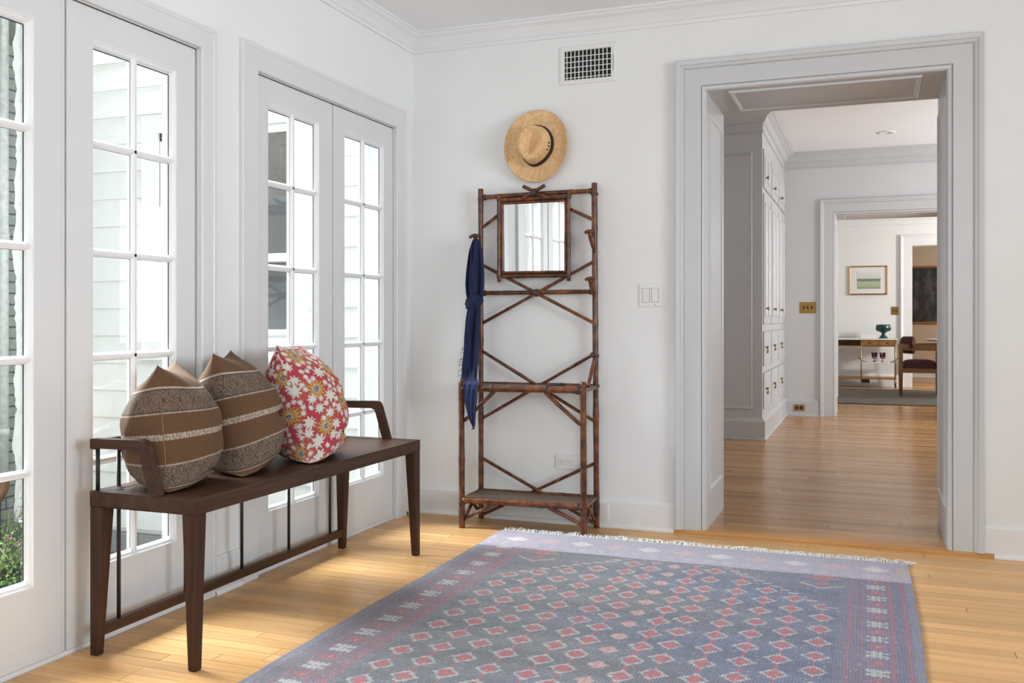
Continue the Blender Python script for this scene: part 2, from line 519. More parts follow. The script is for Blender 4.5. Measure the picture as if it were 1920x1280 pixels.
# ================================================================== STRUCTURE
# ---- floor of the entry room with its planks
fl = struct(MB().box(-0.175, 6.2, -7.2, 0.0, -0.12, -0.008).build('floor', 'oak_threshold'))
ROW = 0.057
proto = {}
def plank(x0, x1, y):
    L = round(x1 - x0, 2)
    if L not in proto:
        g = 0.0007
        m = MB()
        m.hexa([(g, g, -0.008), (L - g, g, -0.008), (L - g, ROW - g, -0.008), (g, ROW - g, -0.008)],
               [(g + .0006, g + .0006, 0), (L - g - .0006, g + .0006, 0), (L - g - .0006, ROW - g - .0006, 0), (g + .0006, ROW - g - .0006, 0)])
        o = m.build('plank', 'oak_plank', fl)
        proto[L] = o; o.location = (x0, y, 0); return
    inst(proto[L], 'plank', fl, (x0, y, 0))
nrow = 58
cnt = 0
for r in range(nrow):
    y = -(r + 1) * ROW
    x = XW
    first = True
    while x < 3.6 and cnt < 296:
        L = random.choice([0.5, 0.7, 0.9, 1.1, 1.3, 1.5]) if not first else random.choice([0.3, 0.45, 0.6, 0.9, 1.2])
        if y < -2.5 and x > 0.7: L = 3.7 - x
        first = False
        x1 = min(x + L, 3.7)
        if 3.7 - x1 < 0.3: x1 = 3.7
        if y < -1.9 and x > 2.9: break
        plank(round(x, 3), round(x + round(x1 - x, 2), 3), y); cnt += 1
        x = x + round(x1 - x, 2)
# rest of the boards behind and right of the camera, joined
m = MB()
r0 = nrow
for r in range(r0, 126):
    y = -(r + 1) * ROW
    m.box(XW, 6.19, y + .0007, y + ROW - .0007, -0.008, 0)
for r in range(0, nrow):
    y = -(r + 1) * ROW
    m.box(3.7, 6.19, y + .0007, y + ROW - .0007, -0.008, 0)
o = m.build('far_planks', 'oak_plank', fl); o['kind'] = 'stuff'

# ---- walls
m = MB()
OA0, OA1 = -3.045, -1.783
OB0, OB1 = -1.436, -0.211
DT = 2.083
for a, b in ((-7.2, OA0), (OA1, OB0), (OB1, 0.0)): m.box(-0.175, XW, a, b, -0.12, ZC)
for a, b in ((OA0, OA1), (OB0, OB1)): m.box(-0.175, XW, a, b, DT, ZC)
struct(m.build('wall_left', 'wall_paint'))
DX0, DX1, DZ = 1.592, 2.673, 2.19      # wide doorway in the back wall
m = MB()
m.box(-0.175, DX0, 0, 0.58, -0.12, ZC); m.box(DX1, 6.35, 0, 0.58, -0.12, ZC); m.box(DX0, DX1, 0, 0.58, DZ, ZC)
m.box(-0.175, 6.35, 0.0, 0.58, ZC, 3.0)
struct(m.build('wall_back', 'wall_paint'))
m = MB()      # right hand wall, its opening made up for the fill lamp
m.box(6.2, 6.35, -7.35, -4.05, -0.12, ZC); m.box(6.2, 6.35, -1.95, 0, -0.12, ZC); m.box(6.2, 6.35, -4.05, -1.95, -0.12, 0.65); m.box(6.2, 6.35, -4.05, -1.95, 2.35, ZC)
struct(m.build('wall_right', 'wall_paint'))
m = MB()      # wall behind the camera, two openings made up for the fill lamps
for a, b in ((-0.175, 0.35), (1.85, 2.45), (3.95, 6.2)): m.box(a, b, -7.35, -7.2, -0.12, ZC)
for a, b in ((0.35, 1.85), (2.45, 3.95)):
    m.box(a, b, -7.35, -7.2, -0.12, 0.7); m.box(a, b, -7.35, -7.2, 2.4, ZC)
struct(m.build('wall_front', 'wall_paint'))
struct(MB().box(-0.175, 6.35, -7.35, 0.0, ZC, ZC + 0.15).build('ceiling', 'ceiling_paint'))

# ---- crown moulding
prof = [(0.0, ZC - 0.10), (0.010, ZC - 0.10), (0.012, ZC - 0.085), (0.020, ZC - 0.078), (0.030, ZC - 0.06), (0.048, ZC - 0.036),
        (0.066, ZC - 0.024), (0.072, ZC - 0.014), (0.080, ZC - 0.012), (0.080, ZC)]
def crown_path(i, d, h):
    return [(6.2, -d, h), (XW + d, -d, h), (XW + d, -7.2, h)][i]
struct(MB().sweep(prof, crown_path, 3).build('trim_1', 'trim_paint'))

# ---- baseboards
def base_prof(hh, t): return [(0, hh), (t * 0.5, hh), (t * 0.8, hh - 0.012), (t, hh - 0.016), (t, 0.022), (t + 0.008, 0.018), (t + 0.012, 0.008), (t + 0.012, 0)]
bp = base_prof(0.145, 0.016)
m = MB()
m.sweep(bp, lambda i, d, h: [(1.44, -d, h), (XW + d, -d, h), (XW + d, -0.105, h)][i], 3)
struct(m.build('baseboard_back', 'trim_paint'))
m = MB(); m.sweep(bp, lambda i, d, h: [(6.2, -d, h), (2.82, -d, h)][i], 2); struct(m.build('baseboard_right', 'trim_paint'))
m = MB(); m.sweep(bp, lambda i, d, h: [(XW + d, -1.547, h), (XW + d, -1.712, h)][i], 2)
m.sweep(bp, lambda i, d, h: [(XW + d, -3.12, h), (XW + d, -7.2, h)][i], 2); struct(m.build('baseboard_left', 'trim_paint'))

# ---- casing around the glazed doors
def casing_x(name, y0, y1, ztop, w, px):
    pr = [(0, 0), (0, 0.016), (0.004, 0.019), (w - 0.022, 0.019), (w - 0.018, 0.0215), (w - 0.004, 0.0215), (w, 0.018), (w, 0)]
    f = lambda i, d, h: [(px + h, y0 - d, 0.0), (px + h, y0 - d, ztop + d), (px + h, y1 + d, ztop + d), (px + h, y1 + d, 0.0)][i]
    return struct(MB().sweep(pr, f, 4).build(name, 'door_paint'))
casing_x('trim_2', OA0 + 0.003, OA1 - 0.003, DT + 0.0, 0.088, XW)
casing_x('trim_3', OB0 + 0.003, OB1 - 0.003, DT + 0.0, 0.108, XW)
# jambs lining the two openings and the pale sill strips
m = MB()
for a, b in ((OA0, OA1), (OB0, OB1)):
    m.box(-0.17, XW + 0.001, a, a + 0.006, 0, DT); m.box(-0.17, XW + 0.001, b - 0.006, b, 0, DT); m.box(-0.17, XW + 0.001, a, b, DT - 0.003, DT)
    m.box(-0.17, -0.062, a, a + 0.03, 0, DT); m.box(-0.17, -0.078, b - 0.03, b, 0, DT); m.box(-0.17, -0.08, a, b, DT - 0.03, DT)
struct(m.build('trim_4', 'door_paint'))
m = MB()
for a, b in ((OA0, OA1), (OB0, OB1)): m.box(-0.17, DX - 0.002, a, b, -0.01, 0.014)
struct(m.build('trim_5', 'trim_paint'))

# ---- the four glazed leaves
ROWZ = [0.594, 0.938, 1.282, 1.640]
def leaf(idx, y0, y1, g0, g1, gz0=0.247, gz1=1.975):
    T = 0.042
    xi, xo = DX, DX - T
    m = MB()
    m.box(xo, xi, y0, g0, 0.016, 2.076); m.box(xo, xi, g1, y1, 0.016, 2.076)
    m.box(xo, xi, g0, g1, 0.016, gz0); m.box(xo, xi, g0, g1, gz1, 2.076)
    root = struct(m.build('door_%d' % idx, 'door_paint'))
    # moulded glazing bead
    pr = [(0.0, 0.0005), (0.004, 0.0005), (0.005, -0.004), (0.008, -0.005), (0.013, -0.008), (0.017, -0.013), (0.019, -0.017), (0.019, -0.026), (0.0, -T)]
    f = lambda i, d, h: [(xi + h, g0 + d, gz0 + d), (xi + h, g0 + d, gz1 - d), (xi + h, g1 - d, gz1 - d), (xi + h, g1 - d, gz0 + d)][i]
    MB().sweep(pr, f, 4, closed=True).build('glazing_bead', 'trim_paint', root)
    yc = (g0 + g1) / 2
    mp = [(-0.0135, -0.017), (-0.0115, -0.012), (-0.007, -0.007), (-0.005, -0.0045), (0.005, -0.0045), (0.007, -0.007), (0.0115, -0.012), (0.0135, -0.017), (0.010, -0.034), (-0.010, -0.034), (-0.0135, -0.017)]
    MB().sweep(mp, lambda i, d, h: (xi + h, yc + d, [gz0 + 0.004, gz1 - 0.004][i]), 2).build('muntin', 'trim_paint', root)
    for z in ROWZ:
        MB().sweep(mp, lambda i, d, h: (xi + h, [g0 + 0.004, g1 - 0.004][i], z + d), 2).build('muntin', 'trim_paint', root)
    zs = [gz0 + 0.012] + ROWZ + [gz1 - 0.012]
    ys = [g0 + 0.012, yc, g1 - 0.012]
    for a in range(5):
        for b in range(2):
            y_0, y_1, z_0, z_1 = ys[b] + 0.004, ys[b + 1] - 0.004, zs[a] + 0.004, zs[a + 1] - 0.004
            MB().box(xi - 0.0215, xi - 0.0185, y_0, y_1, z_0, z_1).build('pane', 'window_glass', root)
            # dark glazing line along the panes
            m2 = MB(); t = 0.0016
            yl0, yl1, zl0, zl1 = y_0 + 0.0085, y_1 - 0.0085, z_0 + 0.0085, z_1 - 0.0085
            m2.box(xi - 0.0185, xi - 0.0165, yl1 - t, yl1 + 0.002, zl0, zl1)
            m2.box(xi - 0.0185, xi - 0.0165, yl0, yl1, zl1 - t, zl1 + 0.002)
            m2.build('glazing_seal', 'gap_dark', root)
    return root
leaf(1, -3.035, -2.425, -2.930, -2.527)
leaf(2, -2.403, -1.797, -2.300, -1.897)
leaf(3, -1.424, -0.8325, -1.340, -0.940)
leaf(4, -0.8185, -0.223, -0.721, -0.320)
m = MB(); m.box(-0.066, DX - 0.004, -2.421, -2.407, 0.016, 2.076); m.box(-0.066, DX - 0.003, -0.8295, -0.8215, 0.016, 2.076)
struct(m.build('trim_6', 'door_paint'))

m = MB()      # dark strips painting the shade in the gaps above and between the leaves
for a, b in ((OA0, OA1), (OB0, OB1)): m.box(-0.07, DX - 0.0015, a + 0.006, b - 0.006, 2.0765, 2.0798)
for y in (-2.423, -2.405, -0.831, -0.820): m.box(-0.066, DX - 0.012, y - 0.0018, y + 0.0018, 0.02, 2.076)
struct(m.build('gap_shade', 'gap_dark'))

# ---- wide panelled doorway: casing, jambs, threshold
def casing_y(name, mat, x0, x1, zt, z0, py, sgn, w=0.128, s=1.0, bead=0.022):
    pr = [(-bead, 0), (-bead, 0.010 * s), (-bead + 0.006, 0.016 * s), (-bead + 0.014, 0.017 * s), (-0.003, 0.021 * s), (-0.001, 0.012 * s), (0.001, 0.018 * s), (0.002, 0.020 * s), (w - 0.044, 0.020 * s), (w - 0.042, 0.018 * s),
          (w - 0.040, 0.026 * s), (w - 0.032, 0.030 * s), (w - 0.026, 0.030 * s), (w - 0.022, 0.036 * s), (w - 0.004, 0.040 * s), (w, 0.036 * s), (w, 0)]
    f = lambda i, d, h: [(x0 - d, py + sgn * h, z0), (x0 - d, py + sgn * h, zt + d), (x1 + d, py + sgn * h, zt + d), (x1 + d, py + sgn * h, z0)][i]
    return struct(MB().sweep(pr, f, 4).build(name, mat))
casing_y('trim_7', 'gray_trim_paint', DX0 - 0.022, DX1 + 0.022, DZ + 0.022, 0.02, 0.0, -1)
m = MB()
def panel_frame(mb, rect, to3, w=0.026, dep=0.012):
    a0, a1, b0, b1 = rect
    pr = [(0, 0), (0.001, 0.007), (0.006, 0.010), (0.013, 0.008), (0.018, 0.003), (w, -0.006 + 0.004), (w, 0)]
    f = lambda i, d, h: [to3(a0 + d, b0 + d, h), to3(a0 + d, b1 - d, h), to3(a1 - d, b1 - d, h), to3(a1 - d, b0 + d, h)][i]
    mb.sweep(pr, f, 4, closed=True)
# jamb boards as thin linings with a moulded panel
m.box(DX0 - 0.002, DX0 + 0.001, -0.004, 0.585, Z2, DZ); m.box(DX1 - 0.001, DX1 + 0.002, -0.004, 0.585, Z2, DZ); m.box(DX0, DX1, -0.004, 0.585, DZ - 0.001, DZ + 0.002)
panel_frame(m, (0.06, 0.50, 0.20, 2.085), lambda a, b, h: (DX0 + 0.001 + h, a, b))
panel_frame(m, (0.06, 0.50, 0.20, 2.085), lambda a, b, h: (DX1 - 0.001 - h, a, b))
panel_frame(m, (DX0 + 0.10, DX1 - 0.10, 0.05, 0.50), lambda a, b, h: (a, b, DZ - 0.001 - h))
struct(m.build('trim_8', 'gray_trim_paint'))
m = MB()
pr = [(-0.030, 0.0), (-0.030, 0.010), (-0.024, 0.019), (-0.014, 0.022), (0.12, 0.022), (0.14, Z2)]
m.sweep(pr, lambda i, d, h: ([1.435, 2.862][i], d, h), 2)
struct(m.build('trim_9', 'oak_threshold'))

# ---- hall, dining room and the room behind them
struct(MB().box(0.8, 6.0, 0.1, 14.1, -0.12, Z2).build('floor_hall', 'oak_floor_far'))
HC = 2.87
struct(MB().box(0.7, 5.3, 0.58, 6.0, HC, HC + 0.12).build('ceiling_hall', 'ceiling_paint'))
struct(MB().box(0.7, 0.85, 0.58, 6.0, -0.12, HC).build('wall_hall_left', 'gray_wall_paint'))
m = MB(); m.box(5.2, 5.35, 0.58, 3.4, -0.12, HC); m.box(5.2, 5.35, 4.5, 4.85, -0.12, HC); m.box(5.2, 5.35, 3.4, 4.5, -0.12, 0.8); m.box(5.2, 5.35, 3.4, 4.5, 2.4, HC); m.box(5.2, 5.35, 5.85, 6.0, -0.12, HC); m.box(5.2, 5.35, 4.85, 5.85, -0.12, 0.8); m.box(5.2, 5.35, 4.85, 5.85, 2.4, HC)
struct(m.build('wall_hall_right', 'gray_wall_paint'))
HX0, HX1 = 2.012, 3.2
m = MB(); m.box(0.5, HX0, 6.0, 6.6, -0.12, HC); m.box(HX1, 6.2, 6.0, 6.6, -0.12, HC); m.box(HX0, HX1, 6.0, 6.6, 2.19, HC)
struct(m.build('wall_hall_far', 'gray_wall_paint'))
casing_y('trim_10', 'gray_trim_paint', HX0 - 0.022, HX1 + 0.022, 2.212, Z2, 6.0, -1, w=0.137)
m = MB()
m.box(HX0 - 0.002, HX0 + 0.001, 5.996, 6.605, Z2, 2.19); m.box(HX1 - 0.001, HX1 + 0.002, 5.996, 6.605, Z2, 2.19); m.box(HX0, HX1, 5.996, 6.605, 2.189, 2.192)
panel_frame(m, (6.06, 6.53, 0.2, 2.09), lambda a, b, h: (HX0 + 0.001 + h, a, b))
panel_frame(m, (HX0 + 0.07, HX1 - 0.07, 6.06, 6.53), lambda a, b, h: (a, b, 2.189 - h))
struct(m.build('trim_11', 'gray_trim_paint'))
hb = [(0, 0.20), (0.010, 0.20), (0.016, 0.192), (0.016, 0.186), (0.026, 0.178), (0.026, 0.030), (0.038, 0.026), (0.038, Z2)]
m = MB(); m.sweep(hb, lambda i, d, h: ([1.478, HX0 - 0.16][i], 6.0 - d, h), 2); struct(m.build('baseboard_hall', 'gray_trim_paint'))
hcp = [(0, HC - 0.175), (0.012, HC - 0.175), (0.012, HC - 0.165), (0.006, HC - 0.16), (0.006, HC - 0.10), (0.020, HC - 0.095), (0.026, HC - 0.085), (0.045, HC - 0.05), (0.075, HC - 0.030), (0.085, HC - 0.022), (0.098, HC - 0.018), (0.10, HC)]
m = MB(); m.sweep(hcp, lambda i, d, h: ([1.478 + d, 5.2][i], 6.0 - d, h), 2); struct(m.build('trim_12', 'gray_trim_paint'))
# dining room
DC = 2.70
DWY = 11.12
struct(MB().box(0.5, 6.2, 6.6, DWY + 0.15, DC, DC + 0.12).build('ceiling_dining', 'ceiling_paint'))
struct(MB().box(0.5, 0.65, 6.6, DWY, -0.12, DC).build('wall_dining_left', 'wall_paint'))
m = MB()
for a, b in ((6.6, 7.0), (8.2, 8.9), (9.75, 14.1)): m.box(6.0, 6.15, a, b, -0.12, DC)
for a, b in ((7.0, 8.2), (8.9, 9.75)): m.box(6.0, 6.15, a, b, -0.12, 0.8); m.box(6.0, 6.15, a, b, 2.5, DC)
struct(m.build('wall_dining_right', 'wall_paint'))
QX0, QX1 = 2.972, 3.95
m = MB(); m.box(0.5, QX0, DWY, DWY + 0.15, -0.12, DC); m.box(QX1, 6.2, DWY, DWY + 0.15, -0.12, DC); m.box(QX0, QX1, DWY, DWY + 0.15, 2.2, DC)
struct(m.build('wall_dining_far', 'wall_paint'))
casing_y('trim_13', 'trim_paint', QX0 - 0.01, QX1 + 0.01, 2.215, Z2, DWY, -1, w=0.155, bead=0.012)
m = MB(); m.box(QX0 - 0.001, QX0 + 0.001, DWY, DWY + 0.16, Z2, 2.2); m.box(QX0, QX1, DWY, DWY + 0.16, 2.199, 2.201); struct(m.build('trim_14', 'trim_paint'))
dcp = [(a, b - HC + DC) for a, b in hcp]
m = MB(); m.sweep(dcp, lambda i, d, h: ([0.65, 6.0][i], DWY - d, h), 2); struct(m.build('trim_15', 'trim_paint'))
m = MB(); m.sweep(hb, lambda i, d, h: ([0.65, QX0 - 0.165][i], DWY - d, h), 2); struct(m.build('baseboard_dining', 'trim_paint'))
# room with the dark painting
struct(MB().box(1.5, 6.2, 13.9, 14.05, -0.12, DC).build('wall_far', 'beige_wall_paint'))
struct(MB().box(1.5, 1.6, DWY + 0.15, 13.9, -0.12, DC).build('wall_far_left', 'beige_wall_paint'))
struct(MB().box(1.5, 6.2, DWY + 0.15, 14.05, DC, DC + 0.1).build('ceiling_far', 'ceiling_paint'))
m = MB(); m.sweep(hb, lambda i, d, h: ([1.6, 6.0][i], 13.9 - d, h), 2); struct(m.build('baseboard_far', 'trim_paint'))

# ---- garden court outside the doors
gr = struct(MB().box(-9, -0.175, -9, 0.2, -0.75, -0.62).build('ground', 'garden_soil'))
m = MB(); m.box(-3.158, -2.067, 0.212, 0.35, -0.33, 3.6); m.box(-0.80, -0.175, 0.212, 0.35, -0.33, 3.6)
m.box(-2.067, -0.80, 0.212, 0.35, 2.38, 3.6); m.box(-2.067, -0.80, 0.212, 0.35, -0.33, 0.86)
m.box(-3.158, -0.175, 0.225, 0.35, -0.75, -0.33)
sw = struct(m.build('wall_outside', 'siding_paint'))
def clap(x0, x1, z0, z1):
    ya = 0.2
    MB().hexa([(x0, ya - 0.008, z0), (x1, ya - 0.008, z0), (x1, ya + 0.014, z0), (x0, ya + 0.014, z0)],
              [(x0, ya + 0.008, z1), (x1, ya + 0.008, z1), (x1, ya + 0.014, z1), (x0, ya + 0.014, z1)]).build('siding_board', 'siding_paint', sw)
k = -13
while True:
    z0 = 2.035 + 0.18 * k; z1 = z0 + 0.18
    if z0 > 3.5: break
    if z0 >= 2.38 or z1 <= 0.86:
        clap(-3.157, -0.43, z0, z1)
    else:
        clap(-3.157, -2.067, z0, z1); clap(-0.80, -0.43, z0, z1)
        if z1 > 2.38: clap(-2.067, -0.80, 2.38, z1)
        if z0 < 0.86: clap(-2.067, -0.80, z0, 0.86)
    k += 1
MB().box(-0.43, -0.2, 0.172, 0.215, -0.33, 3.55).build('corner_board', 'siding_paint', sw)
for r in range(2):
    zt = -0.33 - r * 0.15
    x = -3.155 + (0.22 if r else 0)
    while x < -0.3:
        MB().box(x + 0.006, min(x + 0.44, -0.2) - 0.006, 0.165 + 0.01 * r, 0.226, zt - 0.138, zt - 0.008).build('foundation_stone', 'stone_gray', sw, bevel=0.008)
        x += 0.44
# double-hung window of the wing
wo = MB()
pr = [(0, 0), (0, 0.02), (0.10, 0.024), (0.118, 0.034), (0.118, 0.0)]
f = lambda i, d, h: [(-1.949 - d, 0.2 - h, 0.95 - d), (-1.949 - d, 0.2 - h, 2.262 + d), (-0.918 + d, 0.2 - h, 2.262 + d), (-0.918 + d, 0.2 - h, 0.95 - d)][i]
wo.sweep(pr, f, 4, closed=True)
win = struct(wo.build('window_1', 'siding_paint'))
def sash(z0, z1, y):
    m = MB(); w = 0.05
    x0, x1 = -1.949, -0.918
    m.box(x0, x0 + w, y, y + 0.03, z0, z1); m.box(x1 - w, x1, y, y + 0.03, z0, z1); m.box(x0, x1, y, y + 0.03, z0, z0 + w); m.box(x0, x1, y, y + 0.03, z1 - w, z1)
    m.build('sash', 'siding_paint', win)
    MB().box(x0 + w - 0.005, x1 - w + 0.005, y + 0.012, y + 0.016, z0 + w - 0.005, z1 - w + 0.005).build('pane', 'far_window_glass', win)
sash(1.418, 2.262, 0.205); sash(0.95, 1.464, 0.225)
MB().box(-2.09, -0.78, 0.14, 0.215, 0.80, 0.835).build('sill', 'siding_paint', win)
struct(MB().box(-2.067, -0.80, 0.27, 0.34, 0.86, 2.38).build('dark_interior', 'dark_void'))  # dark block painting the unlit interior behind the sashes

# painted brick chimney breast at the left
chm = MB(); chm.box(-3.7, -3.170, -0.55, 0.19, -0.75, 3.4)
ch = tag(chm.build('chimney', 'brick_mortar', origin=(-3.45, -0.1, -0.75)), 'grey painted brick chimney seen through the leftmost glazed door', 'chimney')
CR = 0.0775
bl = 0.205
bproto = None
for r in range(46):
    z = -0.62 + r * CR
    y = 0.198 - (bl / 2 if r % 2 else 0)
    ends = [(0.198, y)] if r % 2 else []
    yy = y
    n = 0
    while yy - bl > -0.56:
        if bproto is None:
            bproto = MB().box(-3.175, -3.16, -bl + 0.006, -0.006, 0.005, CR - 0.005).build('brick', 'painted_brick', ch, origin=(-3.16, 0, 0), bevel=0.003, seg=1)
            bproto.location = Vector((-3.16, yy, z)) - ch.location
        else:
            inst(bproto, 'brick', ch, Vector((-3.16 + random.uniform(-0.002, 0.002), yy, z)) - ch.location)
        yy -= bl; n += 1
    if r % 2:
        b2 = MB().box(-3.175, -3.16, 0.198 - bl / 2 + 0.006, 0.196, z + 0.005, z + CR - 0.005).build('brick', 'painted_brick', ch, bevel=0.003, seg=1)
# ragged white paint edge where brick meets siding
m = MB(); rows = []
zz = -0.33
while zz < 3.3:
    w = 0.015 + 0.03 * abs(math.sin(zz * 7.1) * math.sin(zz * 2.3 + 1)) + random.uniform(0, 0.018)
    rows.append([(-3.1565, 0.198, zz), (-3.157, 0.198 - w, zz)]); zz += 0.035
m.grid(rows, False)
m.build('paint_patch', 'siding_paint', ch)
# downpipe with rusty elbow
px_, py_ = -3.122, 0.040
dp = thing('downpipe', (px_, py_, -0.62), 'grey painted downpipe with rusty elbow on the brick chimney', 'pipe')
MB().tube([(px_, py_, 3.3), (px_, py_, -0.02)], 0.032, 16).build('pipe', 'pipe_paint', dp)
for z in (0.30, 1.62): MB().tube([(px_, py_, z + 0.025), (px_, py_, z - 0.025)], 0.0375, 16).build('bracket', 'pipe_paint', dp)
MB().tube([(px_, py_, 0.0), (px_, py_ - 0.005, -0.07), (px_, py_ - 0.04, -0.13), (px_, py_ - 0.10, -0.15), (px_, py_ - 0.32, -0.17)], [0.036, 0.042, 0.042, 0.038, 0.036], 14).build('elbow', 'rusty_iron', dp)
MB().tube([(px_, py_ - 0.04, -0.16), (px_, py_ - 0.04, -0.32), (px_, py_ - 0.05, -0.62)], 0.016, 10).build('drain', 'black_metal', dp)

# flowering shrub below the pipe
sh = thing('shrub', (-2.65, -0.55, -0.62), 'green flowering shrub outside the leftmost glazed door', 'shrub')
m = MB(); tw = MB(); fl_ = MB()
for i in range(3400):
    a = random.uniform(0, 2 * PI); el = random.uniform(-0.2, 1.0)
    rr = random.uniform(0.55, 1.0)
    c = Vector((-2.68 + 0.42 * rr * math.cos(a), -0.40 + 0.55 * rr * math.sin(a), -0.58 + 0.42 * rr * max(0, el) + random.uniform(0, 0.05)))
    d = Vector((random.uniform(-1, 1), random.uniform(-1, 1), random.uniform(-.3, 1))).normalized()
    s_ = d.cross(Vector((random.uniform(-1, 1), random.uniform(-1, 1), random.uniform(-1, 1)))).normalized()
    L = random.uniform(0.02, 0.04)
    m.add([c, c + d * L * .5 + s_ * L * .28 + Vector((0, 0, .004)), c + d * L, c + d * L * .5 - s_ * L * .28 + Vector((0, 0, .004))], [(0, 1, 2), (0, 2, 3)])
for i in range(60):
    a = random.uniform(0, 2 * PI)
    tw.tube([(-2.75, -0.35, -0.62), (-2.75 + .25 * math.cos(a), -.35 + .35 * math.sin(a), -0.3), (-2.68 + .42 * math.cos(a), -.40 + .52 * math.sin(a), random.uniform(-0.4, -0.12))], [0.006, 0.004, 0.002], 5)
for i in range(16):
    c = Vector((-2.75 + random.uniform(-.3, .4), -.35 + random.uniform(-.5, .5), random.uniform(-.32, -.14)))
    for k in range(5):
        a = 2 * PI * k / 5
        fl_.add([c, c + Vector((.018 * math.cos(a), .018 * math.sin(a), .006)), c + Vector((.02 * math.cos(a + .6), .02 * math.sin(a + .6), .01))], [(0, 1, 2)])
o = m.build('foliage', 'leaf_green', sh, fix=False); o['kind'] = 'stuff'
o = tw.build('twigs', 'twig', sh); o['kind'] = 'stuff'
o = fl_.build('blossoms', 'flower_pink', sh, fix=False); o['kind'] = 'stuff'

# ================================================================== BENCH
BX0, BX1, BY0, BY1 = 0.040, 0.450, -2.380, -0.865
SZ0, SZ1 = 0.470, 0.520
bench = thing('bench', ((BX0 + BX1) / 2, (BY0 + BY1) / 2, 0), 'long dark walnut bench with low arms in front of the glazed doors', 'bench')
# seat: frame and inset boards with shadow grooves at the back and the far end
g = 0.006
m = MB()
m.box(BX0, BX0 + 0.055, BY0, BY1, SZ0, SZ1)
m.box(BX0 + 0.055, BX1, BY0, BY0 + 0.05, SZ0, SZ1)
m.box(BX0 + 0.055, BX1, BY1 - 0.06, BY1, SZ0, SZ1)
m.box(BX1 - 0.03, BX1, BY0 + 0.05, BY1 - 0.06, SZ0, SZ1)
m.box(BX0 + 0.05, BX1 - 0.02, BY0 + 0.04, BY1 - 0.05, SZ0, SZ0 + 0.02)
m.build('seat_frame', 'walnut_bench', bench, bevel=0.0025)
MB().box(BX0 + 0.055 + g, BX1 - 0.0302, BY0 + 0.0502, BY1 - 0.06 - g, SZ0 + 0.02, SZ1 - 0.0003).build('seat_panel', 'walnut_bench', bench)
m = MB(); m.box(BX0 + 0.055, BX0 + 0.055 + g, BY0 + 0.05, BY1 - 0.06, SZ0 + 0.02, SZ0 + 0.03); m.box(BX0 + 0.055, BX1 - 0.03, BY1 - 0.06 - g, BY1 - 0.06, SZ0 + 0.02, SZ0 + 0.03)
m.build('groove', 'gap_dark', bench)
m = MB()
for (x, y) in ((BX0 + 0.068, BY0 + 0.055), (BX1 - 0.022, BY1 - 0.075)):
    m.lathe([(0.0, 0.0012), (0.011, 0.0012), (0.011, -0.002)], (x, y, SZ1), 14)
m.build('hole_disc', 'gap_dark', bench)  # flat dark discs painting the shade of holes at the groove ends
def bench_leg(cx, cy, sx, sy):
    """outer corner (cx,cy); sx,sy point inwards"""
    wt, wb = 0.052, 0.030
    t = [(cx, cy), (cx + sx * wt, cy), (cx + sx * wt, cy + sy * wt), (cx, cy + sy * wt)]
    bq = [(cx, cy), (cx + sx * wb, cy), (cx + sx * wb, cy + sy * wb), (cx, cy + sy * wb)]
    if sx * sy < 0: t.reverse(); bq.reverse()
    MB().hexa([(x, y, 0.0) for x, y in bq], [(x, y, SZ0 + 0.001) for x, y in t]).build('leg', 'walnut_bench_leg', bench, bevel=0.006, seg=3)
bench_leg(BX1, BY0, -1, 1); bench_leg(BX1, BY1, -1, -1); bench_leg(BX0, BY0, 1, 1); bench_leg(BX0, BY1, 1, -1)
MB().box(BX0 + 0.006, BX0 + 0.030, BY0 + 0.03, BY1 - 0.03, 0.058, 0.092).build('stretcher', 'walnut_bench', bench, bevel=0.003)
# back rail and the two bent arms
MB().box(BX0, BX0 + 0.022, BY0 + 0.002, BY1 - 0.002, 0.650, 0.680).build('back_rail', 'walnut_bench', bench, bevel=0.003)
def arm(y0, y1):
    out = [(0.0, 0.684), (0.196, 0.689), (0.212, 0.684), (0.222, 0.670), (0.268, 0.519)]
    inn = [(0.0, 0.654), (0.176, 0.655), (0.190, 0.650), (0.198, 0.636), (0.232, 0.519)]
    m = MB()
    v = []
    for y in (y0, y1):
        for (dx, z) in out: v.append((BX0 + dx, y, z))
        for (dx, z) in inn: v.append((BX0 + dx, y, z))
    n = 5; fs = []
    for i in range(n - 1):
        fs.append((i, i + 1, n + i + 1, n + i)); fs.append((2 * n + i, 3 * n + i, 3 * n + i + 1, 2 * n + i + 1))
        fs.append((i, 2 * n + i, 2 * n + i + 1, i + 1)); fs.append((n + i, n + i + 1, 3 * n + i + 1, 3 * n + i))
    fs.append((0, n, 3 * n, 2 * n)); fs.append((n - 1, 3 * n - 1, 4 * n - 1, 2 * n - 1))
    m.add(v, fs)
    m.build('arm', 'walnut_bench_cross', bench, bevel=0.003)
arm(BY0, BY0 + 0.032); arm(BY1 - 0.032, BY1)
for y in (-2.275, -1.955, -1.632, -1.314, -0.990):
    MB().tube([(BX0 + 0.018, y, 0.09), (BX0 + 0.018, y, 0.655)], 0.0065, 10).build('rod', 'black_metal', bench)
for y in (BY0 + 0.016, BY1 - 0.016):
    MB().tube([(BX0 + 0.018, y, SZ1 - 0.002), (BX0 + 0.018, y, 0.655)], 0.0065, 10).build('rod', 'black_metal', bench)

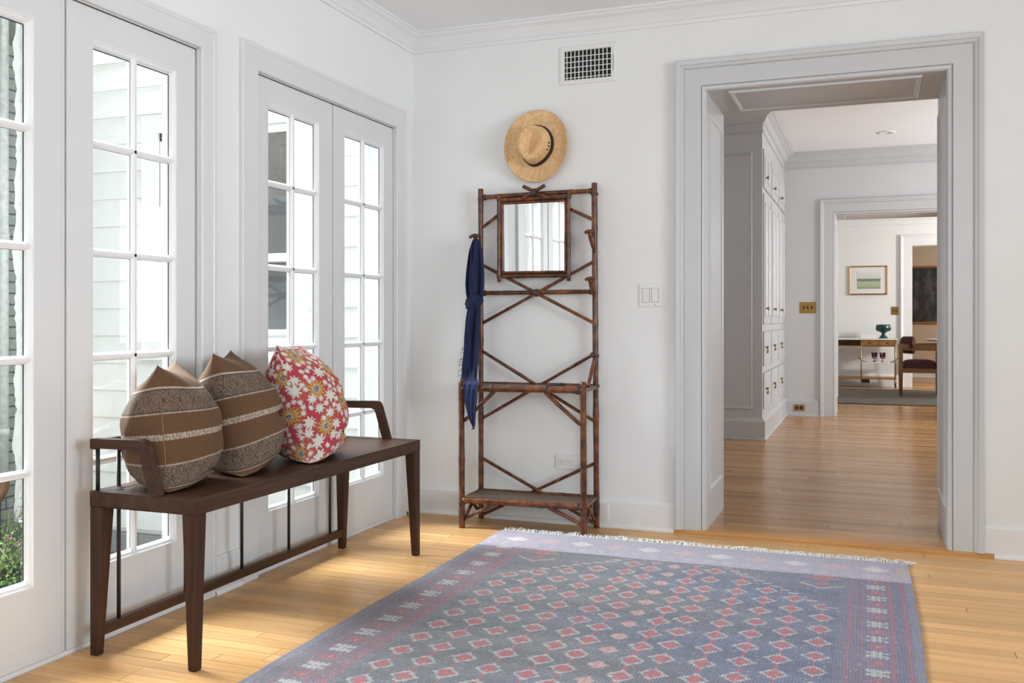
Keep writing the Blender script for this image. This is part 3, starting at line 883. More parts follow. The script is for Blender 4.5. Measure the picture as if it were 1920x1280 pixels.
# ================================================================== CUSHIONS
def cushion(name, near_bot, near_top, e, sa, T, printer, label, mat, N=150, crease=None, far_drop=0.0):
    nb = Vector(near_bot); nt = Vector(near_top)
    e = Vector((e[0], e[1], 0)).normalized()
    up = (nt - nb) / 2
    c0 = (nb + nt) / 2 + e * sa
    n = Vector((e.y, -e.x, 0))
    if n.x < 0: n = -n
    n = (n - up.normalized() * n.dot(up.normalized())).normalized()
    lin = np.linspace(-1, 1, N)
    tt = np.sign(lin) * (1 - (1 - np.abs(lin)) ** 1.5)      # denser rows near the edges
    A, B = np.meshgrid(tt, tt, indexing='ij')
    pin = 0.12
    x = A * (1 - pin * (1 - B ** 2)) ; y = B * (1 - pin * (1 - A ** 2))
    prof = np.clip((1 - A ** 2), 0, 1) ** 0.60 * np.where(B > 0, np.clip(1 - np.abs(B) ** 2.2, 0, 1) ** 0.66, np.clip(1 - np.abs(B) ** 2.6, 0, 1) ** 0.46)
    verts = []; cols = []; faces = []
    idx = {}
    base = np.array(c0)
    ev, uv, nv = np.array(e), np.array(up), np.array(n)
    for side in (1, -1):
        W_ = prof * T * side
        if crease is not None:
            for (ca, cb, wa, wb, dep) in crease:
                W_ = W_ * (1 - dep * np.exp(-((A - ca) / wa) ** 2 - ((B - cb) / wb) ** 2))
        wr = 0.006 * np.sin(9 * A + 4 * B + side) * np.sin(7 * B - 3 * A) * prof
        P = base + (-x)[..., None] * sa * ev + y[..., None] * uv + (W_ + wr * side)[..., None] * nv
        z = P[..., 2]
        zf = SZ1 + 0.0035
        k = 0.02
        z2 = zf + k * np.log1p(np.exp((z - zf) / k)) 
        z2 = np.where(z > zf + 0.12, z, z2) - 0.0
        P[..., 2] = z2
        dA = np.linalg.norm(np.diff(P, axis=0), axis=-1); dB = np.linalg.norm(np.diff(P, axis=1), axis=-1)
        U = np.concatenate([np.zeros((1, N)), np.cumsum(dA, 0)], 0); U = U - U[N // 2:N // 2 + 1, :]
        Vv = np.concatenate([np.zeros((N, 1)), np.cumsum(dB, 1)], 1); Vv = Vv - Vv[:, N // 2:N // 2 + 1]
        col = printer(U / 0.22, B, side) if printer is not floral_print else printer(U, Vv, side)
        for i in range(N):
            for j in range(N):
                edge = i in (0, N - 1) or j in (0, N - 1)
                if edge and side == -1:
                    continue
                idx[(side, i, j)] = len(verts); verts.append(tuple(P[i, j])); cols.append(col[i, j])
                if edge: idx[(-1, i, j)] = idx[(1, i, j)]
        for i in range(N - 1):
            for j in range(N - 1):
                q = [idx[(side, i, j)], idx[(side, i + 1, j)], idx[(side, i + 1, j + 1)], idx[(side, i, j + 1)]]
                if side == -1: q.reverse()
                faces.append(tuple(q))
    m = MB(); m.add(verts, faces, True)
    o = m.build(name, mat, origin=(c0.x, c0.y, SZ1))
    at = o.data.color_attributes.new('print', 'FLOAT_COLOR', 'POINT')
    C4 = np.ones((len(cols), 4), dtype=np.float32); C4[:, :3] = np.array(cols, dtype=np.float32)
    at.data.foreach_set('color', C4.ravel())
    tag(o, label, 'cushion')
    # seam thread along the near edge
    bb = np.linspace(-0.97, 0.99, 60)
    pts = []
    for b_ in bb:
        p = base + (1 - pin * (1 - b_ ** 2)) * sa * -ev + b_ * uv
        zf = SZ1 + 0.0035; z = p[2]
        p[2] = zf + 0.02 * math.log1p(math.exp((z - zf) / 0.02)) if z < zf + 0.12 else z
        pts.append(tuple(p - ev * 0.0008))
    return o, pts

def brown_print(flip):
    def f(A, B, side):
        H = np.zeros(A.shape + (3,))
        base = np.array([0.118, 0.058, 0.025])
        H[:] = base
        rn = RNG.normal(0, 0.05, A.shape)
        H *= (1 + rn)[..., None]
        aB = np.abs(B)
        aB = np.where(B < 0, aB - 0.06, aB)
        band = (aB > 0.33) & (aB < 0.68)
        s = A * 9.0 + (0.0 if side > 0 else 1.3)
        t_ = (aB - 0.505) / 0.175
        d1 = np.abs(((s * 0.5) % 1.0) - 0.5) * 2
        dia = np.abs(d1 - np.abs(t_))
        fine = (np.sin(A * 120) * np.sin(B * 130) > 0.1) | (np.abs(((A * 45) % 1) - .5) < .18)
        light = np.array([0.19, 0.135, 0.10]); dk = np.array([0.065, 0.038, 0.026]); mid = np.array([0.115, 0.073, 0.050])
        C = np.where(fine[..., None], light, mid)
        line = (dia % 0.34) < 0.07
        C = np.where(line[..., None], dk, C)
        C = C * (1 + RNG.normal(0, 0.10, A.shape))[..., None]
        H = np.where(band[..., None], C, H)
        for c_, w in ((0.685, 0.011), (0.325, 0.011)):
            ln = np.abs(aB - c_) < w
            H = np.where(ln[..., None], np.array([0.42, 0.34, 0.26]) * (1 + RNG.normal(0, .16, A.shape))[..., None], H)
        for c_ in (0.662, 0.350):
            ln = np.abs(aB - c_) < 0.006
            H = np.where(ln[..., None], np.array([0.04, 0.025, 0.02]), H)
        st = np.abs(B) < 0.048
        lk = (((A * 11) % 1.0 - 0.5) / 0.33) ** 2 + (B / 0.030) ** 2
        ring = (lk < 1.0) & (lk > 0.35)
        C = np.where((np.sin(A * 90) * np.sin(B * 160) > -0.2)[..., None], np.array([0.46, 0.39, 0.32]), np.array([0.27, 0.20, 0.15]))
        C = np.where(ring[..., None], np.array([0.15, 0.09, 0.055]), C)
        H = np.where(st[..., None], C, H)
        return np.clip(H, 0, 1)
    return f
def floral_print(A, B, side):
    U = A + (0.0 if side > 0 else 0.05); V = B
    C = np.zeros(A.shape + (3,)); C[:] = np.array([0.40, 0.042, 0.062])
    n1 = np.sin(U * 31 + 1.3) * np.sin(V * 27 - .4)
    C = np.where((n1 > 0.25)[..., None], np.array([0.42, 0.075, 0.060]), C)
    rs = np.random.RandomState(5)
    golds = []
    for r in range(-4, 5):
        for c in range(-3, 4):
            golds.append((c * 0.122 + 0.02, r * 0.150 + (0.075 if c % 2 else 0) - 0.02))
    pts = list(golds)
    leaves = []
    tries = 0
    while tries < 24000 and len(leaves) < 420:
        tries += 1
        u, v = rs.uniform(-.36, .36), rs.uniform(-.36, .36)
        R = rs.choice([0.030, 0.026, 0.021, 0.012])
        ok = all((u - a) ** 2 + (v - b) ** 2 > (R * 0.80 + 0.025) ** 2 for a, b in golds) and all((u - l[0]) ** 2 + (v - l[1]) ** 2 > ((R + l[2]) * 0.90) ** 2 for l in leaves)
        if ok: leaves.append((u, v, R, rs.uniform(0, 6.28), rs.choice([4, 5, 6])))
    for (u, v) in golds:
        du, dv = U - u, V - v; r = np.hypot(du, dv); th = np.arctan2(dv, du)
        halo = r < 0.042 + 0.006 * np.sin(th * 5)
        C = np.where((halo & (r > 0.034))[..., None], np.array([0.40, 0.115, 0.05]), C)
        pet = r < 0.031 + 0.006 * np.sin(th * 13)
        C = np.where(pet[..., None], np.array([0.40, 0.215, 0.045]) , C)
        pet2 = pet & (np.sin(th * 13 + 1.0) > 0.55)
        C = np.where(pet2[..., None], np.array([0.52, 0.34, 0.12]), C)
        C = np.where((r < 0.0145)[..., None], np.array([0.05, 0.045, 0.05]), C)
        C = np.where(((r < 0.0145) & (r > 0.0125))[..., None], np.array([0.62, 0.58, 0.50]), C)
        C = np.where(((r < 0.012) & (np.sin(du * 620) * np.sin(dv * 700 + 1) > 0.2))[..., None], np.array([0.58, 0.50, 0.48]), C)
    for (u, v, R, ph, k) in leaves:
        du, dv = U - u, V - v; r = np.hypot(du, dv); th = np.arctan2(dv, du) + ph
        out = 0.96 * R * (0.58 + 0.52 * np.abs(np.cos(th * (k + 3) / 2.0)) ** 2.0 + 0.20 * np.cos(th)) * (0.96 + 0.09 * np.sin(th * 23))
        C = np.where((r < out * 1.10)[..., None] & (r >= out)[..., None], C * 0.75, C)
        lf = r < out
        C = np.where(lf[..., None], np.array([0.62, 0.60, 0.54]), C)
        vein = lf & (np.abs(np.sin(th * k / 2.0)) < 0.10) & (r < out * .8)
        C = np.where(vein[..., None], np.array([0.50, 0.42, 0.36]), C)
    return np.clip(C * (1 + RNG.normal(0, .04, A.shape))[..., None], 0, 1)

z0 = SZ1 + 0.004
o, pts = cushion('cushion', (0.308, -2.335, z0 - 0.062), (0.258, -2.325, 0.918), (-0.523, 0.852), 0.180, 0.157, brown_print(0),
        'brown cushion with woven pale bands beside the near bench arm', 'printed_cotton', crease=[(-0.75, -0.66, 0.8, 0.045, 0.5)])
MB().tube(pts[14:46], 0.0016, 6).build('seam', 'tan_thread', o)
o, pts = cushion('cushion', (0.343, -2.010, z0 - 0.055), (0.212, -2.000, 0.944), (-0.46, 0.888), 0.172, 0.160, brown_print(1),
        'brown cushion with woven bands, between the other brown cushion and the red floral one', 'printed_cotton', crease=[(-0.5, -0.12, 0.8, 0.06, 0.12), (-0.9, -0.8, .4, .06, .3)])
o, pts = cushion('cushion', (0.395, -1.675, z0 - 0.06), (0.222, -1.640, 0.966), (-0.36, 0.932), 0.172, 0.165, floral_print,
        'red floral cushion with white leaves and gold flowers', 'printed_cotton', N=230, crease=[(-0.3, -0.60, 0.8, 0.05, 0.14)])

# ================================================================== RUG
RX0, RX1, RY0, RY1 = 0.628, 2.502, -3.45, -0.300
def make_rug():
    st = 0.0052
    nx = int((RX1 - RX0) / st) + 1; ny = int((RY1 - RY0) / st) + 1
    xs = np.linspace(RX0, RX1, nx); ys = np.linspace(RY0, RY1, ny)
    X, Y = np.meshgrid(xs, ys, indexing='ij')
    q = 0.0065
    Xq = np.round(X / q) * q; Yq = np.round(Y / (q)) * q
    cx = 1.567
    dx = Xq - cx; ad = np.abs(dx)
    C = np.zeros(X.shape + (3,))
    left = np.clip((cx - X) / 0.9, 0, 1)
    blue = np.array([0.115, 0.130, 0.205]); grey = np.array([0.145, 0.150, 0.165])
    mixf = np.clip(0.5 + (X - 1.75) / 0.9 + 0.25 * np.sin(Y * 9 + X * 2), 0, 1)[..., None]
    C[:] = grey; C = C * (1 - mixf) + blue * mixf
    # abrash streaks
    ab = 1 + 0.10 * np.sin(Y * 23 + np.sin(X * 3) * 1.2) + 0.06 * np.sin(Y * 71 + X * 5)
    C *= ab[..., None]
    white = np.array([0.44, 0.42, 0.41]); red = np.array([0.37, 0.11, 0.12]); pink = np.array([0.48, 0.32, 0.30])
    def setc(mask, col, a=1.0):
        nonlocal C
        C = np.where(mask[..., None], C * (1 - a) + col * a, C)
    # ------ field with rows of diamonds
    field = ad < 0.675
    zig = np.round(((cx + 0.0) * 0 + ad) / 0.036) * 0.036     # stepped limit of the field
    lim = -0.62 - np.clip(zig - 0.195, 0, 1) * 0.98
    infield = field & (Yq < lim - 0.02)
    P = 0.1352
    cols = [(0.0, 0.017, 'w'), (0.088, 0.085, 'd'), (0.174, 0.035, 'd'), (0.296, 0.030, 'd'), (0.405, 0.107, 'd'), (0.510, 0.043, 'd'), (0.617, 0.113, 'd')]
    for off, ph, kind in cols:
        for sg in ((1, -1) if off else (1,)):
            u = dx - sg * off
            v = ((Yq + ph + P / 2) % P) - P / 2
            l1 = np.abs(u) / 0.042 + np.abs(v) / 0.046
            if kind == 'd':
                setc(infield & (np.abs(u) < 0.0042), red, 0.75)
                setc(infield & (l1 < 1.06) & (l1 > 0.80), white, 0.85)
                setc(infield & (l1 < 0.80), np.array([0.20, 0.19, 0.25]), 0.4)
                setc(infield & (np.abs(u) < 0.022) & (np.abs(v) < 0.023) & (l1 < 0.72), red, 0.95)
            else:
                setc(infield & (l1 < 0.80), pink, 0.9)
                setc(infield & (np.abs(u) < 0.005) & (l1 < 0.8), red, 0.6)
    setc(field & (np.abs(Yq - lim) < 0.008) & (ad > 0.19), white, 0.7)
    tk = field & (Yq > lim - 0.06) & (Yq < lim + 0.06) & (np.abs(((dx / 0.054) % 1) - .5) < .12) & (np.abs(Yq - lim) > .02)
    setc(tk, red, 0.45)
    # corner motifs
    for sg in (1, -1):
        u = dx * sg - 0.60
        oc = (np.abs(u) / 0.075 + np.abs(Yq + 0.655) / 0.036) < 1
        setc(oc, red, 0.85)
        setc(((np.abs(u) / 0.082 + np.abs(Yq + 0.655) / 0.043) < 1) & ~oc, white, 0.5)
        setc((np.abs(u) / 0.034 + np.abs(Yq + 0.745) / 0.032) < 1, red, 0.85)
        ch_ = np.abs(Yq + 0.815 - 0.7 * np.abs(u)) < 0.010
        setc(ch_ & (np.abs(u) < 0.085), pink, 0.8)
    # side borders
    bord = ad >= 0.675
    setc(bord & (ad < 0.93), np.array([0.20, 0.165, 0.235]), 0.35)
    for o_, w in ((0.706, 0.004), (0.726, 0.005), (0.756, 0.004), (0.849, 0.005), (0.892, 0.0045)):
        setc((np.abs(ad - o_) < w) & (RNG.random(X.shape) > 0.2), red, 0.62)
    PB = 0.160
    for sg, ph in ((1, 0.085), (-1, 0.138)):
        sel = (dx * sg > 0.765) & (dx * sg < 0.836)
        u = dx * sg - 0.800
        v = ((Yq + ph + PB / 2) % PB) - PB / 2
        au, av = np.abs(u), np.abs(v)
        flake = ((np.abs(av - 0.013) < 0.006) & (au < 0.034)) | ((np.abs(au - 0.010) < 0.006) & (av < 0.032)) | ((np.abs(au - .028) < .006) & (av < .030) & (av > .018))
        v2 = ((Yq + ph) % PB) - PB / 2
        dot = (np.abs(u) < 0.030) & (np.abs(v2) < 0.030)
        setc(sel & dot, red, 0.45)
        setc(sel & (np.abs(u) < 0.012) & (np.abs(v2) < 0.016), red, 0.95)
        setc(sel & (np.abs(u) < 0.005) & (np.abs(v2) < 0.006), pink, 0.9)
        setc(sel & flake, white, 0.9)
    edge = ad > 0.905
    setc(edge, np.array([0.27, 0.28, 0.36]), 0.35)
    # paler end band (older, faded yarn)
    endb = Y > (-0.62 + 0.012 * np.sin(X * 40) * 0)
    pale = np.array([0.47, 0.43, 0.52])
    fade = np.clip((X - RX0) / 0.5, 0.75, 1.0)[..., None]
    C = np.where(endb[..., None], C * (1 - 0.72) + pale * 0.72, C)
    u = ((dx + 0.08) % 0.16) - 0.08
    mot = endb & (np.abs(Yq + 0.455) < 0.045)
    kk = np.floor((dx + 0.08) / 0.16).astype(int) % 2
    d_ = np.abs(u) / 0.06 + np.abs(Yq + 0.455) / 0.045
    setc(mot & (d_ < 1) & (kk == 0), np.array([0.62, 0.37, 0.38]), 0.65)
    setc(mot & (d_ < 1) & (kk == 1), np.array([0.66, 0.60, 0.58]), 0.75)
    u2 = ((dx) % 0.08) - 0.04
    setc(endb & (np.abs(Yq + 0.56) < 0.018) & (np.abs(u2) < 0.016), np.array([0.60, 0.42, 0.44]), 0.5)
    cr = (X > RX1 - 0.05) & (Y > -0.52) & (Y < -0.42)
    setc(cr, np.array([0.50, 0.40, 0.30]), 0.6)
    # wear speckle
    sp = RNG.random(X.shape)
    C *= (0.84 + 0.32 * sp)[..., None]
    setc(RNG.random(X.shape) > 0.965, np.array([0.42, 0.42, 0.46]), 0.55)
    return xs, ys, np.clip(C, 0, 1)
xs, ys, RC = make_rug()
Pt = np.zeros((len(xs), len(ys), 3))
Pt[..., 0] = xs[:, None]; Pt[..., 1] = ys[None, :]
wob = 0.003 * np.sin(ys * 4.3) + 0.0012 * np.sin(ys * 21 + 1)
ex = np.clip((np.abs(Pt[..., 0] - 1.567) - 0.6) / 0.34, 0, 1)
Pt[..., 0] += ex * wob[None, :]
Pt[..., 2] = 0.0095 + 0.0012 * np.sin(Pt[..., 0] * 14) * np.sin(Pt[..., 1] * 11)
m = MB()
nx, ny = len(xs), len(ys)
ii, jj = np.meshgrid(np.arange(nx - 1), np.arange(ny - 1), indexing='ij')
a = (ii * ny + jj).ravel()
fs = np.stack([a, a + ny, a + ny + 1, a + 1], 1)
me = bpy.data.meshes.new('rug')
border = [(i, 0) for i in range(nx)] + [(nx - 1, j) for j in range(1, ny)] + [(i, ny - 1) for i in range(nx - 2, -1, -1)] + [(0, j) for j in range(ny - 2, 0, -1)]
V = Pt.reshape(-1, 3)
low = V[[i * ny + j for i, j in border]].copy(); low[:, 2] = 0.0005
nb0 = len(V)
sk = []
for k, (i, j) in enumerate(border):
    k2 = (k + 1) % len(border); i2, j2 = border[k2]
    sk.append((i * ny + j, nb0 + k, nb0 + k2, i2 * ny + j2))
me.from_pydata(np.vstack([V, low]).tolist(), [], fs.tolist() + sk)
me.materials.append(MATS['woven_rug'])
me.update()
at = me.color_attributes.new('print', 'FLOAT_COLOR', 'POINT')
C4 = np.ones((len(me.vertices), 4), dtype=np.float32); C4[:nb0, :3] = RC.reshape(-1, 3); C4[nb0:, :3] = 0.2
at.data.foreach_set('color', C4.ravel())
rug = bpy.data.objects.new('rug', me); COL.objects.link(rug)
tag(rug, 'blue grey woven rug with rows of small red diamonds and white fringe', 'rug')
m = MB()
for i in range(440):
    x = RX0 + 0.01 + (RX1 - RX0 - 0.02) * (i + random.uniform(0, 1)) / 440
    L = random.choice([0.018, 0.03, 0.045, 0.065]) * random.uniform(0.8, 1.2); a = random.uniform(-1.0, 1.0)
    h = random.uniform(0.001, 0.014)
    p0 = (x, RY1 - 0.004, 0.008)
    p1 = (x + 0.3 * L * a, RY1 + L * 0.45, 0.006 + h)
    p2 = (x + L * a * random.uniform(.4, 1.2), RY1 + L * 0.85, 0.004 + h * 0.5)
    p3 = (x + L * a * 1.2 + random.uniform(-.012, .012), RY1 + L * random.uniform(0.5, 1.15), 0.0035)
    m.tube([p0, p1, p2, p3], 0.0024, 4, caps=False)
o = m.build('fringe', 'fringe_yarn', rug); o['kind'] = 'stuff'

# ================================================================== BAMBOO HALL STAND
PL, PR = (0.406, -0.047), (1.040, -0.047)
FLp, FRp = (0.402, -0.290), (1.044, -0.278)
stand = thing('hall_stand', (0.723, -0.17, 0), 'dark bamboo hall stand with square mirror and two shelves', 'hall stand')
def pole(p0, p1, r, name, nodes=0.21, parent=None, ph=0.0, bend=0.0):
    p0 = Vector(p0); p1 = Vector(p1); L = (p1 - p0).length
    n = max(6, int(L / 0.02))
    pts = []; rad = []
    side = (p1 - p0).cross(Vector((0.3, 1, 0.2))).normalized()
    for i in range(n + 1):
        s = i / n
        pts.append(p0.lerp(p1, s) + side * bend * math.sin(PI * s))
        d = ((s * L + ph) % nodes) / nodes
        bump = math.exp(-((d - 0.5) / 0.05) ** 2)
        rad.append(r * (0.96 + 0.13 * bump + 0.035 * math.sin(s * L * 17 + ph * 40)))
    return MB().tube(pts, rad, 12).build(name, 'bamboo', parent or stand)
def wrap(p, axis, r, parent=None, w=0.014):
    p = Vector(p); a = Vector(axis).normalized()
    pts = [p + a * (w * (i / 6 - 0.5)) for i in range(7)]
    return MB().tube(pts, [r * (1.0 + (0.12 if i % 2 else 0.02)) for i in range(7)], 12).build('binding', 'rattan_wrap', parent or stand)
pole((PL[0], PL[1], 0), (PL[0] - 0.002, PL[1], 1.757), 0.0145, 'rear_post', 0.42, ph=0.1)
pole((PR[0] + 0.004, PR[1], 0), (PR[0] - 0.008, PR[1], 1.757), 0.0155, 'rear_post', 0.47, ph=0.13)
pole((FLp[0], FLp[1], 0), (FLp[0] - 0.003, FLp[1], 0.752), 0.0160, 'front_post', 0.26, ph=0.05)
pole((FLp[0] - 0.012, FLp[1] + 0.012, 0.006), (FLp[0] - 0.010, FLp[1] + 0.01, 0.16), 0.009, 'splint')
pole((FRp[0], FRp[1], 0.011), (FRp[0] - 0.004, FRp[1], 0.757), 0.0165, 'front_post', 0.30, ph=0.2)
yb = -0.047
pole((PL[0], yb, 1.711), (PR[0] - 0.01, yb, 1.717), 0.0125, 'top_rail', 0.2, bend=0.002)
pole((PL[0], yb, 1.201), (PR[0] - 0.003, yb, 1.203), 0.0115, 'cross_rail', 0.3)
pole((PL[0], yb, 0.719), (PR[0], yb, 0.722), 0.011, 'shelf_rail', 0.3)
pole((PL[0], yb, 0.150), (PR[0], yb, 0.156), 0.011, 'shelf_rail', 0.3)
for a, b in (((0.420, 1.553), (0.505, 1.612)), ((0.905, 1.628), (1.026, 1.570)), ((0.418, 1.350), (1.036, 1.040)), ((1.034, 1.360), (0.414, 1.042)),
             ((0.416, 0.892), (1.038, 0.540)), ((1.032, 0.886), (0.414, 0.535)), ((0.416, 0.322), (1.038, -0.0 + 0.02)), ((1.032, 0.326), (0.412, 0.02))):
    dy = 0.006 if a[0] < b[0] else -0.004
    pole((a[0], yb - dy, a[1]), (b[0], yb - dy, b[1]), 0.0088, 'brace', 0.24, ph=random.random() * .2)
wrap((0.722, yb - 0.003, 1.200), (1, 0, 0.2), 0.0185, w=0.02)
for z in (1.711, 1.201): wrap((PL[0] + 0.022, yb, z), (1, 0, 0), 0.0145)
for z in (1.717, 1.203): wrap((PR[0] - 0.026, yb, z), (1, 0, 0), 0.0145)
for z in (1.70,): wrap((PL[0], yb, z), (0, 0, 1), 0.0165); wrap((PR[0] - 0.007, yb, z), (0, 0, 1), 0.018)
wrap((PR[0] - 0.002, yb, 0.875), (0, 0, 1), 0.018)
wrap((1.022, yb, 0.880), (-0.6, 0, -0.34), 0.0125)
wrap((PR[0], yb, 0.722), (0, 0, 1), 0.0175); wrap((PR[0], yb, 0.155), (0, 0, 1), 0.0175); wrap((PL[0], yb, 0.152), (0, 0, 1), 0.0165)
# crossed sticks above the mirror
pole((0.652, -0.066, 1.756), (0.785, -0.066, 1.689), 0.0098, 'finial_stick', 0.3)
pole((0.775, -0.074, 1.755), (0.648, -0.074, 1.689), 0.0098, 'finial_stick', 0.3)
wrap((0.714, -0.071, 1.7225), (1, 0, 0.1), 0.0175, w=0.022)
# mirror in a double bamboo frame
for x in (0.518, 0.901): pole((x, -0.066, 1.258), (x - 0.002, -0.066, 1.722), 0.0110, 'frame_stile', 0.3, ph=x)
pole((0.525, -0.064, 1.690), (0.893, -0.064, 1.690), 0.0105, 'frame_rail', 0.22); pole((0.525, -0.064, 1.288), (0.893, -0.064, 1.288), 0.0112, 'frame_rail', 0.2)
for x in (0.5355, 0.8835): pole((x, -0.064, 1.300), (x, -0.064, 1.678), 0.0075, 'frame_lining', 0.3)
pole((0.53, -0.064, 1.6725), (0.889, -0.064, 1.6725), 0.0075, 'frame_lining', 0.3); pole((0.53, -0.064, 1.3065), (0.889, -0.064, 1.3065), 0.0075, 'frame_lining', 0.3)
MB().box(0.529, 0.890, -0.058, -0.052, 1.296, 1.682).build('mirror_back', 'rattan_wrap', stand)
m = MB()
def my(x, z): return -0.0620 - 0.0058 * (x - 0.71) - 0.0113 * (z - 1.49)
m.hexa([(0.540, my(.54, 1.3115), 1.3115), (0.8795, my(.8795, 1.3115), 1.3115), (0.8795, -0.0570, 1.3115), (0.540, -0.0570, 1.3115)],
       [(0.540, my(.54, 1.6675), 1.6675), (0.8795, my(.8795, 1.6675), 1.6675), (0.8795, -0.0570, 1.6675), (0.540, -0.0570, 1.6675)])
MB_m = m.build('mirror', 'mirror_silver', stand); MB_m['label'] = 'square mirror glass'
for x in (0.518, 0.901):
    for z in (1.690, 1.288): wrap((x, -0.066, z), (0, 0, 1), 0.0128, w=0.018)
# shelf at waist height
pole((FLp[0], FLp[1], 0.711), (FRp[0], FRp[1], 0.716), 0.0170, 'shelf_front_rail', 0.3, ph=0.1)
pole((FLp[0], FLp[1] + 0.01, 0.713), (PL[0], PL[1], 0.719), 0.010, 'side_rail'); 
MB().box(1.028, 1.052, -0.275, -0.05, 0.705, 0.727).build('side_rail', 'bamboo', stand, bevel=0.006)
MB().box(0.412, 1.032, -0.275, -0.052, 0.716, 0.722).build('shelf', 'woven_cane', stand)
MB().tube([(0.86, -0.05, 0.729), (0.885, -0.12, 0.731), (0.84, -0.20, 0.731)], 0.006, 10).build('umbrella_ring', 'rattan_wrap', stand)
for (a, b) in (((FLp[0] + 0.012, 0.545), (0.577, 0.697)), ((FRp[0] - 0.016, 0.550), (0.846, 0.700))):
    pole((a[0], -0.287, a[1]), (b[0], -0.285, b[1]), 0.0100, 'brace', 0.3)
wrap((0.566, -0.287, 0.712), (1, 0, 0), 0.0195); wrap((0.853, -0.284, 0.715), (1, 0, 0), 0.0195); wrap((FLp[0] + 0.03, FLp[1], 0.711), (1, 0, 0), 0.0195, w=0.02); wrap((FRp[0] - 0.032, FRp[1], 0.715), (1, 0, 0), 0.0195, w=0.02)
for s_, (x, xr) in enumerate(((FLp[0] + 0.004, PL[0]), (FRp[0], PR[0]))):
    pole((x, -0.205, 0.728), (xr, -0.062, 0.872), 0.0095, 'side_brace', 0.3)
    pole((xr, -0.06, 0.035), (x, -0.215, 0.140), 0.0090, 'side_brace', 0.3); pole((x, -0.275, 0.035), (xr, -0.12, 0.140), 0.0090, 'side_brace', 0.3)
# bottom shelf
pole((FLp[0], FLp[1], 0.141), (FRp[0], FRp[1], 0.147), 0.0165, 'shelf_front_rail', 0.25, ph=0.2)
pole((FLp[0], FLp[1] + 0.01, 0.143), (PL[0], PL[1], 0.150), 0.0115, 'side_rail'); pole((FRp[0], FRp[1] + 0.01, 0.147), (PR[0], PR[1], 0.154), 0.0135, 'side_rail')
MB().box(0.414, 1.030, -0.272, -0.055, 0.146, 0.154).build('shelf', 'woven_cane', stand)
pole((FLp[0] + 0.012, -0.287, 0.047), (0.578, -0.287, 0.132), 0.0092, 'brace', 0.3); pole((FRp[0] - 0.012, -0.280, 0.062), (0.868, -0.284, 0.134), 0.0098, 'brace', 0.3)
wrap((FRp[0], FRp[1], 0.118), (0.1, 0, 1), 0.0185, w=0.008); wrap((FLp[0], FLp[1], 0.125), (0.15, 0, 1), 0.0180, w=0.008)
wrap((FRp[0] - 0.034, FRp[1], 0.147), (1, 0, 0), 0.0185, w=0.02)
# root pegs on the posts
def peg(x, z, s):
    m = MB()
    m.tube([(x, -0.058, z - 0.10), (x + s * 0.004, -0.066, z - 0.065), (x + s * 0.010, -0.074, z - 0.03), (x + s * 0.016, -0.085, z - 0.008), (x + s * 0.016, -0.100, z + 0.002)],
           [0.004, 0.013, 0.0155, 0.0115, 0.009], 10)
    m.tube([(x + s * -0.010, -0.096, z + 0.003), (x + s * 0.008, -0.102, z + 0.008), (x + s * 0.024, -0.108, z + 0.006), (x + s * 0.036, -0.111, z - 0.004)], [0.0075, 0.0085, 0.0085, 0.008], 10)
    m.build('peg', 'bamboo', stand)
peg(1.036, 1.500, -1); peg(1.038, 1.262, -1)
m = MB()
m.tube([(0.406, -0.055, 1.42), (0.404, -0.075, 1.455), (0.399, -0.10, 1.482), (0.396, -0.108, 1.497)], [0.008, 0.0115, 0.0105, 0.010], 10)
m.tube([(0.366, -0.112, 1.493), (0.382, -0.108, 1.503), (0.396, -0.107, 1.506), (0.412, -0.108, 1.503), (0.428, -0.112, 1.494)], [0.0085, 0.009, 0.0095, 0.009, 0.0085], 10)
m.build('peg', 'bamboo', stand)

